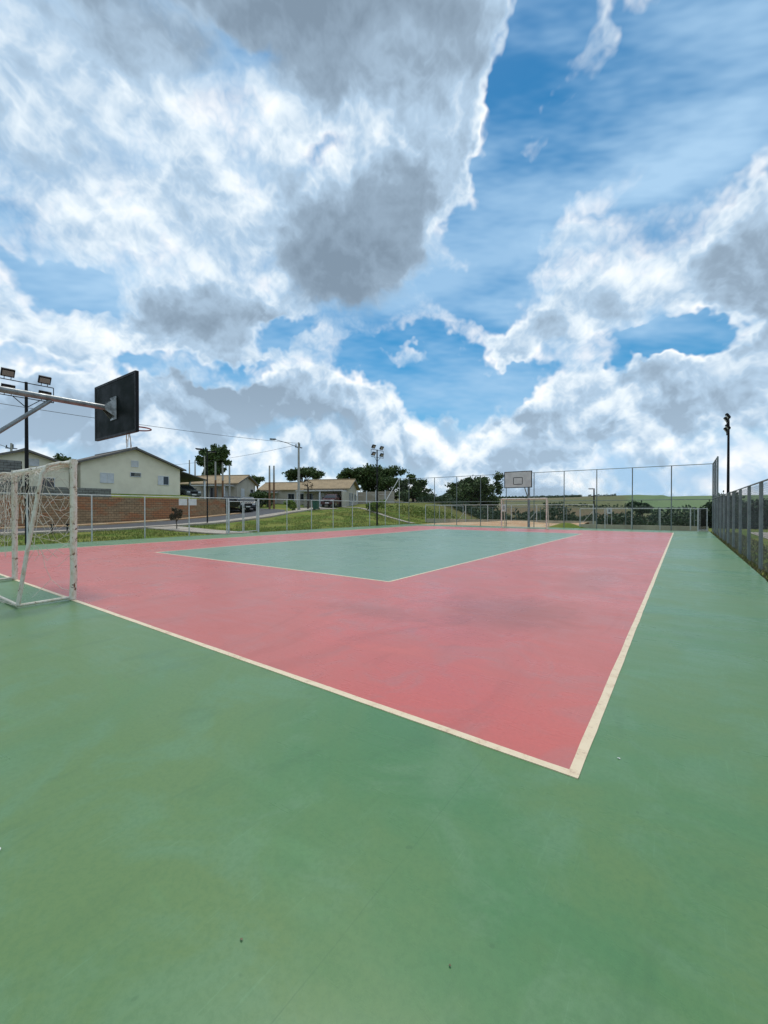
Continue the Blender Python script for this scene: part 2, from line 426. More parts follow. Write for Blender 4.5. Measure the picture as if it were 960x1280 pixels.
M = {
    'green': court_mat('green_court_paint', (0.066, 0.190, 0.064), (0.106, 0.200, 0.060), (0.104, 0.220, 0.096)),
    'pink': court_mat('pink_court_paint', (0.545, 0.108, 0.086), (0.485, 0.118, 0.098), (0.445, 0.140, 0.124),
                      stain=((-1.9, 5.4, 1.3, 1.5, (0.27, 0.075, 0.055), 0.6), (-3.4, 4.4, 1.2, 0.5, (0.30, 0.09, 0.07), 0.5), (-6.2, 7.0, 1.6, 1.0, (0.34, 0.15, 0.13), 0.5), (-1.4, 9.0, 0.7, 2.6, (0.29, 0.09, 0.07), 0.45))),
    'sheen_green': court_mat('sheen_green_court_paint', (0.130, 0.250, 0.160), (0.150, 0.255, 0.165), (0.165, 0.270, 0.190)),  # inner green floor; the bluish sky reflection is put into its colour
    'line': line_mat(),
    'ground': ground_mat(),
    'asphalt': pmat('asphalt', (0.050, 0.052, 0.058), (0.075, 0.075, 0.08), 0.8, 0.85, 0.3),
    'concrete': pmat('concrete', (0.40, 0.36, 0.30), (0.30, 0.25, 0.20), 0.9, 0.9, 0.25),
    'cream_wall': pmat('cream_render', (0.50, 0.46, 0.34), (0.36, 0.33, 0.25), 1.5, 0.9, 0.2, stretch=(1, 1, 0.4)),
    'dirt': pmat('red_dirt', (0.42, 0.24, 0.12), (0.52, 0.40, 0.25), 0.8, 0.95, 0.3),
    'galv': pmat('galvanised_steel', (0.58, 0.60, 0.60), (0.44, 0.46, 0.46), 6, 0.45, 0.05, 0.25),
    'wire': pmat('chain_link_wire', (0.12, 0.135, 0.14), (0.08, 0.09, 0.095), 5, 0.55, 0, 0.3, spec=0.3),
    'backlit_grey_green': pmat('backlit_grey_green_steel', (0.19, 0.225, 0.225), (0.13, 0.16, 0.16), 4, 0.5, 0.05, 0.2),  # same fence steel as galvanised, with backlit shade put into the colour
    'white_rust': rusty_paint('peeling_white_paint', (0.74, 0.70, 0.60), amount=0.565),
    'white_thin': rusty_paint('worn_white_paint', (0.62, 0.59, 0.50), amount=0.61),
    'rope': pmat('net_rope', (0.70, 0.66, 0.56), (0.50, 0.46, 0.38), 12, 0.9),
    'arm': pmat('painted_grey_steel', (0.26, 0.29, 0.30), (0.16, 0.18, 0.19), 7, 0.38, 0.08, 0.4),
    'black': pmat('black_board_back', (0.004, 0.0065, 0.006), (0.010, 0.015, 0.014), 2.5, 0.55, 0.05, spec=0.06, var=0.12),
    'board': pmat('white_board', (0.60, 0.59, 0.55), (0.50, 0.49, 0.46), 3, 0.6),
    'dark': pmat('dark_painted_steel', (0.008, 0.009, 0.010), (0.014, 0.014, 0.016), 5, 0.5, 0.05, spec=0.15),
    'foil': pmat('bare_steel_plate', (0.30, 0.31, 0.31), (0.03, 0.035, 0.035), 7, 0.35, 0.1, 0.6),
    'rim': pmat('faded_rim_paint', (0.34, 0.06, 0.05), (0.17, 0.05, 0.05), 14, 0.5),
    'lens': glass_mat('lamp_lens', (0.22, 0.22, 0.21), 0.12),
    'cream': pmat('cream_house_render', (0.78, 0.73, 0.59), (0.71, 0.66, 0.53), 1.0, 0.9, 0.05, spec=0.2),
    'beige': pmat('grey_beige_render', (0.50, 0.46, 0.40), (0.43, 0.39, 0.33), 1.0, 0.9, 0.05, spec=0.2),
    'tile': tile_mat('tan_roof_tiles', (0.38, 0.285, 0.175), (0.30, 0.225, 0.14)),
    'tile_grey': tile_mat('grey_roof_tiles', (0.15, 0.14, 0.13), (0.20, 0.18, 0.16)),
    'brown_roof': tile_mat('brown_roof_tiles', (0.10, 0.07, 0.055), (0.075, 0.055, 0.045)),
    'verge': pmat('verge_board', (0.10, 0.095, 0.09), (0.16, 0.15, 0.14), 3, 0.7),
    'white': pmat('white_shutter', (0.62, 0.64, 0.68), (0.54, 0.56, 0.60), 4, 0.5),
    'pane': glass_mat('window_pane'),
    'blocks': block_mat('red_stained_blocks', (0.36, 0.255, 0.150), (0.37, 0.155, 0.072), 0.46),
    'greyblocks': block_mat('grey_blocks', (0.22, 0.225, 0.215), (0.14, 0.145, 0.14), 0.55),
    'mortar': pmat('wall_mortar', (0.06, 0.045, 0.032), None, 4, 0.95),
    'pole': pmat('concrete_pole', (0.40, 0.39, 0.36), (0.32, 0.31, 0.28), 4, 0.9),
    'wood': pmat('reddish_wood_pole', (0.24, 0.115, 0.055), (0.17, 0.10, 0.06), 3, 0.9),
    'bark': pmat('bark', (0.045, 0.035, 0.026), (0.075, 0.058, 0.042), 6, 0.95, 0.3),
    'leaf': leaf_mat('dark_leaves', (0.038, 0.070, 0.022), (0.095, 0.140, 0.042)),
    'leaf2': leaf_mat('bright_leaves', (0.10, 0.19, 0.02), (0.17, 0.22, 0.03)),
    'leaf3': leaf_mat('rusty_leaves', (0.055, 0.05, 0.025), (0.10, 0.06, 0.03)),
    'hedge': leaf_mat('hedge_leaves', (0.024, 0.052, 0.024), (0.060, 0.098, 0.038), 0.35),
    'blade': leaf_mat('grass_blades', (0.110, 0.175, 0.026), (0.210, 0.210, 0.050), 0.6),
    'weed': leaf_mat('dry_weeds', (0.085, 0.105, 0.030), (0.17, 0.145, 0.07), 1.5),
    'carpaint': pmat('dark_car_paint', (0.012, 0.014, 0.018), None, 2, 0.18),
    'carred': pmat('maroon_car_paint', (0.06, 0.012, 0.012), None, 2, 0.2),
    'cargrey': pmat('grey_car_paint', (0.10, 0.115, 0.11), None, 2, 0.2),
    'tyre': pmat('tyre_rubber', (0.012, 0.012, 0.012), None, 8, 0.85),
    'chrome': pmat('bright_metal', (0.55, 0.56, 0.58), None, 6, 0.25, 0, 0.8),
    'plate': pmat('white_plate', (0.7, 0.7, 0.7), None, 6, 0.5),
    'bin': pmat('green_plastic', (0.010, 0.085, 0.050), None, 5, 0.45),
    'paper': pmat('white_paper', (0.72, 0.72, 0.70), None, 30, 0.8),
    'dryleaf': pmat('dry_leaf', (0.10, 0.085, 0.04), (0.2, 0.16, 0.1), 40, 0.8),
    'cable': pmat('black_cable', (0.02, 0.02, 0.022), None, 4, 0.6),
    'awning': pmat('white_awning', (0.58, 0.58, 0.58), (0.48, 0.48, 0.48), 2, 0.7),
}

# ---------------------------------------------------------------- mesh helpers
class MB:
    def __init__(s): s.v = []; s.f = []
    def add(s, vs, fs):
        o = len(s.v); s.v += [tuple(v) for v in vs]; s.f += [tuple(i + o for i in f) for f in fs]; return s
    def box(s, x0, y0, z0, x1, y1, z1):
        return s.add([(x0,y0,z0),(x1,y0,z0),(x1,y1,z0),(x0,y1,z0),(x0,y0,z1),(x1,y0,z1),(x1,y1,z1),(x0,y1,z1)],
                     [(0,3,2,1),(4,5,6,7),(0,1,5,4),(1,2,6,5),(2,3,7,6),(3,0,4,7)])
    def obox(s, c, ax, ay, az):          # centre and three half-axis vectors
        c, ax, ay, az = map(Vector, (c, ax, ay, az))
        vs = [c + i*ax + j*ay + k*az for k in (-1, 1) for i, j in ((-1,-1),(1,-1),(1,1),(-1,1))]
        return s.add(vs, [(0,3,2,1),(4,5,6,7),(0,1,5,4),(1,2,6,5),(2,3,7,6),(3,0,4,7)])
    def tube(s, pts, r, n=8, cap=True):
        pts = [Vector(p) for p in pts]
        rs = r if isinstance(r, (list, tuple)) else [r] * len(pts)
        o = len(s.v); ref = None
        for i, p in enumerate(pts):
            t = (pts[min(i+1, len(pts)-1)] - pts[max(i-1, 0)]).normalized()
            if ref is None:
                ref = Vector((0, 0, 1)) if abs(t.z) < 0.9 else Vector((1, 0, 0))
            a = t.cross(ref).normalized(); b = a.cross(t).normalized(); ref = b
            for k in range(n):
                th = 2 * math.pi * k / n
                s.v.append(tuple(p + (a * math.cos(th) + b * math.sin(th)) * rs[i]))
        for i in range(len(pts) - 1):
            for k in range(n):
                k2 = (k + 1) % n
                s.f.append((o+i*n+k, o+i*n+k2, o+(i+1)*n+k2, o+(i+1)*n+k))
        if cap:
            s.f.append(tuple(o + k for k in range(n))[::-1])
            s.f.append(tuple(o + (len(pts)-1)*n + k for k in range(n)))
        return s
    def prism(s, poly, d):               # closed polygon (3d points) pushed by vector d
        d = Vector(d); n = len(poly)
        vs = [Vector(p) for p in poly] + [Vector(p) + d for p in poly]
        return s.add(vs, [tuple(range(n))[::-1], tuple(range(n, 2*n))] + [(i, (i+1) % n, (i+1) % n + n, i + n) for i in range(n)])

def mesh_obj(name, mb, mat, parent=None, off=(0, 0, 0), smooth=False):
    me = bpy.data.meshes.new(name)
    o3 = Vector(off)
    me.from_pydata([tuple(Vector(v) - o3) for v in mb.v], [], mb.f)
    me.materials.append(M[mat]); me.update()
    if smooth:
        me.polygons.foreach_set('use_smooth', [True] * len(me.polygons))
        try: me.set_sharp_from_angle(angle=R(42))
        except Exception: pass
    o = bpy.data.objects.new(name, me); COL.objects.link(o)
    if parent: o.parent = parent
    return o

def tag(o, label, cat, group=None, kind=None):
    if label: o['label'] = label
    if cat: o['category'] = cat
    if group: o['group'] = group
    if kind: o['kind'] = kind
    return o

class Thing:                              # an empty at the base of a thing; parts may be given in world or local coordinates
    def __init__(s, name, label, cat, loc, rotz=0.0, group=None):
        s.o = bpy.data.objects.new(name, None); COL.objects.link(s.o)
        s.o.location = loc; s.o.rotation_euler = (0, 0, rotz); s.o.empty_display_size = 0.2
        tag(s.o, label, cat, group); s.loc = Vector(loc)
    def w(s, name, mb, mat, parent=None, smooth=False):   # world coordinates (thing not turned)
        return mesh_obj(name, mb, mat, parent or s.o, s.loc, smooth)
    def l(s, name, mb, mat, parent=None, smooth=False):   # local coordinates
        return mesh_obj(name, mb, mat, parent or s.o, (0, 0, 0), smooth)

def copy_tree(o, parent=None):
    c = o.copy(); COL.objects.link(c); c.parent = parent
    for ch in list(o.children): copy_tree(ch, c)
    return c

def struct(name, mb, mat, smooth=False, parent=None):
    o = mesh_obj(name, mb, mat, parent, smooth=smooth)
    if parent is None: o['kind'] = 'structure'
    return o

def sstep(a, b, x):
    t = max(0.0, min(1.0, (x - a) / (b - a))); return t * t * (3 - 2 * t)

# ---------------------------------------------------------------- terrain
def soft(x, k=3.0):
    return k * math.log1p(math.exp(max(-30, min(30, x / k)))) if x < 30 * k else x
def terrain(x, y):
    left = sstep(-21.5, -32, x)
    z = left * min(0.05 * soft(y - 12), 2.6)
    z += sstep(-20.9, -24, x) * sstep(18, 34, y) * 0.25
    z += 0.09 * soft(-x - 47) if x < -38 and x > -70 else (0.09 * soft(23) if x <= -70 else 0)
    wide = max(0.0, y - 60); back = sstep(-30 - 0.62 * wide, -16 - 0.42 * wide, x)
    z += -back * 0.055 * soft(min(y, 150) - 41)
    d = max(0.0, y - 170)
    z += back * 0.0385 * d * sstep(0, 160, d) if y < 930 else back * (0.0385 * 760)
    if y > 930: z -= back * 0.02 * (y - 930)
    z += -sstep(6, 40, x) * 1.2 * sstep(60, 0, y)
    if y > 120: z += 1.6 * math.sin(x * 0.011 + 1.0) * sstep(120, 400, y)
    z += 0.05 * math.sin(x * 0.33) * math.sin(y * 0.27 + 1) * (left + back * sstep(36, 44, y))
    return z - 0.06

def axis(marks):
    out = []
    for a, b, st in marks:
        n = max(1, round((b - a) / st)); out += [a + (b - a) * i / n for i in range(n)]
    return out + [marks[-1][1]]
gx = axis([(-1500, -300, 150), (-300, -90, 30), (-90, -60, 5), (-60, -18, 1.2), (-18, 6, 3), (6, 60, 4), (60, 300, 30), (300, 1500, 150)])
gy = axis([(-200, -40, 40), (-40, -6, 5), (-6, 48, 1.2), (48, 120, 6), (120, 420, 20), (420, 960, 30), (960, 2600, 160)])
mb = MB()
mb.v = [(x, y, terrain(x, y)) for y in gy for x in gx]
nx = len(gx)
mb.f = [(j*nx+i, j*nx+i+1, (j+1)*nx+i+1, (j+1)*nx+i) for j in range(len(gy)-1) for i in range(nx-1)]
struct('ground', mb, 'ground', True)

def ribbon(name, pts, width, mat, lift, step=1.0, tilt=None):
    """a strip draped on the terrain along a polyline"""
    P = [Vector((p[0], p[1], 0)) for p in pts]; S_ = []
    for a, b in zip(P, P[1:]):
        n = max(1, int((b - a).length / step)); S_ += [a.lerp(b, i / n) for i in range(n)]
    S_.append(P[-1]); mb = MB(); cross = 6
    for i, p in enumerate(S_):
        t = (S_[min(i+2, len(S_)-1)] - S_[max(i-2, 0)]).normalized(); nrm = Vector((t.y, -t.x, 0))
        for k in range(cross + 1):
            q = p + nrm * width * (k / cross - 0.5)
            mb.v.append((q.x, q.y, terrain(q.x, q.y) + lift))
    c = cross + 1
    for i in range(len(S_) - 1):
        for k in range(cross): mb.f.append((i*c+k, i*c+k+1, (i+1)*c+k+1, (i+1)*c+k))
    o = struct(name, mb, mat)
    sol = o.modifiers.new('thickness', 'SOLIDIFY'); sol.thickness = max(0.03, lift + 0.02); sol.offset = -1
    return o

road_pts = [(-33.6, -30), (-33.6, -10), (-33.6, 8), (-33.6, 17), (-34.1, 22), (-36.0, 26.5), (-39.5, 29.7), (-44.5, 30.6), (-52, 29.0), (-66, 23), (-85, 14)]
ribbon('road', road_pts, 6.6, 'asphalt', 0.035)
walk_pts = [(-29.55, -30), (-29.55, 10), (-29.6, 18), (-30.6, 24), (-32.6, 29.5), (-34.6, 33.5), (-36.6, 37.5)]
ribbon('pavement', walk_pts, 1.25, 'concrete', 0.13)
ribbon('gate_path', [(-28.9, 13.9), (-20.3, 14.1)], 1.9, 'concrete', 0.075, 0.8)
ribbon('wall_kerb', [(-37.75, -20), (-37.75, 14), (-37.6, 22), (-38.6, 26.5), (-42.0, 29.0)][:4], 1.35, 'dirt', 0.12)
ribbon('gutter', [(-35.6, 40.0), (-30.5, 37.8), (-24.3, 35.0), (-21.2, 34.2)], 0.5, 'concrete', 0.07)
ribbon('driveway', [(-34.2, 34.2), (-38.6, 37.2)], 5.0, 'concrete', 0.05)

# ---------------------------------------------------------------- the court
X0, X1, Y0, Y1 = -17.445, -0.425, 2.263, 28.79       # outer edges of the boundary lines
struct('court_floor', MB().box(-20.1, -7.0, -0.2, 1.30, 31.75, 0.0), 'green')
fl = bpy.data.objects['court_floor']
def sheet(name, x0, y0, x1, y1, z, mat): return struct(name, MB().box(x0, y0, -0.02 - z, x1, y1, z), mat, parent=fl)
sheet('pink_zone', X0 + .01, Y0 + .01, X1 - .01, Y1 - .01, 0.002, 'pink')
I0, I1, J0, J1 = -13.47, -4.44, 6.30, 24.78
sheet('inner_zone', I0, J0, I1, J1, 0.0035, 'sheen_green')
LW = 0.055
def line(name, x0, y0, x1, y1, top=0.005):
    """hand-rolled paint stripe with slightly wavering edges"""
    mb = MB(); vert = (y1 - y0) > (x1 - x0); L = (y1 - y0) if vert else (x1 - x0); n = int(L / 0.18)
    for i in range(n + 1):
        s = L * i / n
        for off, k in ((0, 0), (0, 1), (1, 1), (1, 0)):
            e = 0.0035 * mnoise.noise((x0 * 3 + s * 2.2, y0 + off * 7.7, 1.5)) + 0.0025 * mnoise.noise((x0 + s * 9, y0 + off * 3.1, 4.5))
            z = top if k else -0.025
            mb.v.append((x0 + off * (x1 - x0) + e, y0 + s, z) if vert else (x0 + s, y0 + off * (y1 - y0) + e, z))
    for i in range(n):
        for k in range(3):
            a = i*4 + k; f = (a, a + 1, a + 5, a + 4); mb.f.append(f[::-1] if vert else f)
    return struct(name, mb, 'line', parent=fl)
for r in ((X0, Y0, X1, Y0+LW), (X0, Y1-LW, X1, Y1), (X0, Y0+.015, X0+LW, Y1-.015, 0.0043), (X1-LW, Y0+.015, X1, Y1-.015, 0.0043)): line('boundary_line', *r)
LI = 0.05
for r in ((I0, J0, I1, J0+LI), (I0, J1-LI, I1, J1), (I0, J0+.015, I0+LI, J1-.015, 0.0043), (I1-LI, J0+.015, I1, J1-.015, 0.0043)): line('inner_line', *r)

# dirt and low kerb behind the far baseline
def drape(name, x0, y0, x1, y1, fn, mat, n=24):
    mb = MB()
    for j in range(n + 1):
        for i in range(n + 1):
            x = x0 + (x1-x0)*i/n; y = y0 + (y1-y0)*j/n; mb.v.append((x, y, fn(x, y)))
    for j in range(n):
        for i in range(n): mb.f.append((j*(n+1)+i, j*(n+1)+i+1, (j+1)*(n+1)+i+1, (j+1)*(n+1)+i))
    return struct(name, mb, mat, True)
drape('dirt_bank', -19.5, 31.9, -6.2, 37.6, lambda x, y: -0.03 + 0.34*sstep(31.9, 36.5, y)*sstep(-19.5, -15, x)*(0.75+0.25*math.sin(x*0.9)) - 0.4*sstep(36.9, 37.6, y), 'dirt')
drape('grass_mound', -8.6, 32.0, -5.6, 34.4, lambda x, y: -0.08 + 0.42*math.exp(-(((x+7.1)/1.0)**2 + ((y-33.1)/0.7)**2)), 'ground', 16)

# ---------------------------------------------------------------- fences
def chain_link(mb, a, b, z0, z1, pitch=0.075, r=0.0013):
    """diamond wire mesh between plan points a and b, heights z0..z1"""
    a, b = Vector((a[0], a[1], 0)), Vector((b[0], b[1], 0))
    L = (b - a).length; u = (b - a) / L; H = z1 - z0; st = pitch * math.sqrt(2)
    side = Vector((-u.y, u.x, 0))
    for sgn in (1, -1):
        k = -H if sgn > 0 else 0.0
        end = L if sgn > 0 else L + H
        while k < end:
            # line s = k + sgn * h, h in 0..H
            if sgn > 0: h0, h1 = max(0, -k), min(H, L - k)
            else: h0, h1 = max(0, k - L), min(H, k)
            if h1 - h0 > 0.02:
                p = a + u * (k + sgn * h0) + Vector((0, 0, z0 + h0)); q = a + u * (k + sgn * h1) + Vector((0, 0, z0 + h1))
                mb.tube([p + side * 0.002 * sgn, q + side * 0.002 * sgn], r, 3, False)
            k += st
    return mb

def post(mb, x, y, z0, z1, r=0.032, n=8): return mb.tube([(x, y, z0), (x, y, z1)], r, n)

def make_fence(name, label, posts, z0, top, rails, mat, meshes, pr=0.027, rr=0.021, wire=(0.075, 0.0013), extra=None):
    """posts: (x, y, height); rails: ((x,y,z), (x,y,z)); meshes: (a, b, z0, z1)"""
    t = Thing(name, label, 'fence', (posts[0][0], posts[0][1], z0))
    for x, y, h in posts:
        t.w('fence_post', post(MB(), x, y, z0 - 0.02, h, pr), mat, smooth=True)
    for p, q in rails: t.w('rail', MB().tube([p, q], rr, 8), mat, smooth=True)
    mb = MB()
    for a, b, m0, m1 in meshes: chain_link(mb, a, b, m0, m1, *wire)
    o = t.w('wire_mesh', mb, 'wire'); o['kind'] = 'stuff'
    if extra: extra(t)
    return t

SP = 2.13
LX, RX, BY, TOP, TALL = -20.3, 1.45, 31.95, 1.95, 4.1
# left fence: low run, open at the gate, stepping up to the tall back fence
lp = [28.24 - SP * k for k in range(0, 16)]
lposts = [(LX, y, TOP) for y in lp if y > -3.2] + [(LX, 30.36, TALL)]
GY0, GY1 = 28.24 - SP * 7, 28.24 - SP * 6         # gate opening 13.3 .. 15.5
def left_extra(t):
    t.w('raking_brace', MB().tube([(LX, 28.24, TOP), (LX, 30.36, TALL)], 0.024, 8), 'galv', smooth=True)
    t.w('gate_post', post(MB(), LX + 0.03, GY0 + 0.085, 0, TOP, 0.045), 'galv', smooth=True)
    t.w('gate_post', post(MB(), LX + 0.03, GY1 - 0.085, 0, TOP, 0.045), 'galv', smooth=True)
make_fence('side_fence', 'low galvanised chain link fence with a gate along the road side', lposts, 0, TOP,
    [((LX, -2, TOP), (LX, 28.24, TOP)), ((LX, 28.24, TOP), (LX, BY, TOP)), ((LX, 30.36, TALL), (LX, BY, TALL))], 'galv',
    [((LX, -2), (LX, GY0), 0.04, TOP), ((LX, GY1), (LX, BY), 0.04, TOP), ((LX, 30.36), (LX, BY), TOP, TALL)], extra=left_extra)
# the gate leaves
for (a, b, lab) in ((GY0 + 0.16, GY0 + 1.02, 'narrow galvanised gate leaf hung on the post beside the sign plates'),
                    (GY0 + 1.10, GY1 - 0.16, 'narrow galvanised gate leaf hung on the post away from the sign plates')):
    g = Thing('gate_leaf', lab, 'gate', (LX, a, 0.06))
    fr = MB()
    for y in (a, b): fr.tube([(LX, y, 0.08), (LX, y, 1.78)], 0.024, 8)
    for z in (0.08, 1.78): fr.tube([(LX, a, z), (LX, b, z)], 0.021, 8)
    g.w('gate_frame', fr, 'galv', smooth=True)
    o = g.w('wire_mesh', chain_link(MB(), (LX, a), (LX, b), 0.1, 1.76), 'wire'); o['kind'] = 'stuff'
# right fence
rp = [BY - SP * k for k in range(1, 18)]
rposts = [(RX, y, TALL if y > 27 else TOP + 0.04) for y in rp]
make_fence('side_fence', 'low grey chain link fence with weeds at its foot, far side from the houses', rposts, -0.03, TOP,
    [((RX, rp[-1], TOP + 0.04), (RX, BY, TOP + 0.04)), ((RX, BY, TALL), (RX, rp[1], TALL))], 'backlit_grey_green',
    [((RX, rp[-1]), (RX, BY), 0.02, TOP), ((RX, rp[1]), (RX, BY), TOP, TALL)], pr=0.038, wire=(0.065, 0.0015))
# back fence
bp = [1.45 - 0.0] + [-0.61 - SP * k for k in range(0, 9)] + [LX]
make_fence('back_fence', 'tall grey chain link fence behind the far goal', [(x, BY, TALL) for x in bp], 0, TALL,
    [((LX, BY, TALL), (RX, BY, TALL)), ((LX, BY, TOP), (RX, BY, TOP))], 'backlit_grey_green',
    [((LX, BY), (RX, BY), 0.06, TALL)], pr=0.031, wire=(0.075, 0.0012))
# second enclosure beyond it
EY = 37.2
ep = [(-21.6 + 2.24 * k) for k in range(0, 8)]
def enc_extra(t):
    for x in (ep[2], ep[5], ep[7]):
        t.w('raking_brace', MB().tube([(x, EY, 1.2), (x - 0.9, EY + 0.05, 0.12)], 0.022, 6), 'galv')
    t.w('rail', MB().tube([(ep[0], EY, 1.76), (ep[0], EY + 9, 1.70)], 0.024, 6), 'galv')
    for k in range(1, 4): t.w('fence_post', post(MB(), ep[0], EY + 3 * k, -0.3, 1.72, 0.035), 'galv')
make_fence('enclosure_fence', 'galvanised fence of the playground beyond the tall back fence', [(x, EY, 1.76) for x in ep], 0.02, 1.76,
    [((ep[0], EY, 1.76), (ep[-1], EY, 1.70))], 'galv', [((ep[0], EY), (ep[-1], EY), 0.25, 1.74)], pr=0.04, extra=enc_extra)
ep2 = [(-20.0 + 2.6 * k) for k in range(0, 9)]
make_fence('enclosure_fence', 'grey green fence before the dark hedge, farthest fence behind the court', [(x, 45.0, 1.55) for x in ep2], -0.4, 1.55,
    [((ep2[0], 45.0, 1.55), (ep2[-1], 45.0, 1.50))], 'backlit_grey_green', [((ep2[0], 45.0), (ep2[-1], 45.0), -0.3, 1.5)], pr=0.04)
# low barrier with eye-high rail in front of the valley
lpst = [-6.1 + 1.62 * k for k in range(0, 5)] + [0.86]
make_fence('low_fence', 'waist high galvanised fence on the cream kerb above the valley', [(x, 32.85, 1.38) for x in lpst], 0.0, 1.38,
    [((lpst[0], 32.85, 1.38), (lpst[-1], 32.85, 1.38))], 'galv', [((lpst[0], 32.85), (lpst[-1], 32.85), 0.26, 1.36)], pr=0.034)
g = Thing('gate_leaf', 'dark mesh gate leaf standing open at the end of the low fence', 'gate', (0.93, 30.9, 0))
fr = MB()
for x, y in ((0.72, 30.95), (1.16, 31.6)): fr.tube([(x, y, 0.02), (x, y, 1.42)], 0.035, 8)
for z in (0.1, 1.38): fr.tube([(0.72, 30.95, z), (1.16, 31.6, z)], 0.022, 6)
g.w('gate_frame', fr, 'galv', smooth=True)
o = g.w('wire_mesh', chain_link(MB(), (0.72, 30.95), (1.16, 31.6), 0.1, 1.38, 0.02, 0.0035), 'dark'); o['kind'] = 'stuff'
# low cream kerbs
k = mesh_obj('kerb_wall', MB().box(-6.2, 33.0, -0.3, 1.3, 33.16, 0.25), 'cream_wall')
tag(k, 'low cream kerb wall under the waist high fence', 'kerb')
k = mesh_obj('kerb_wall', MB().box(-21.6, 37.32, -0.3, -5.7, 37.5, 0.36), 'cream_wall')
tag(k, 'low cream kerb wall along the playground behind the dirt bank', 'kerb')

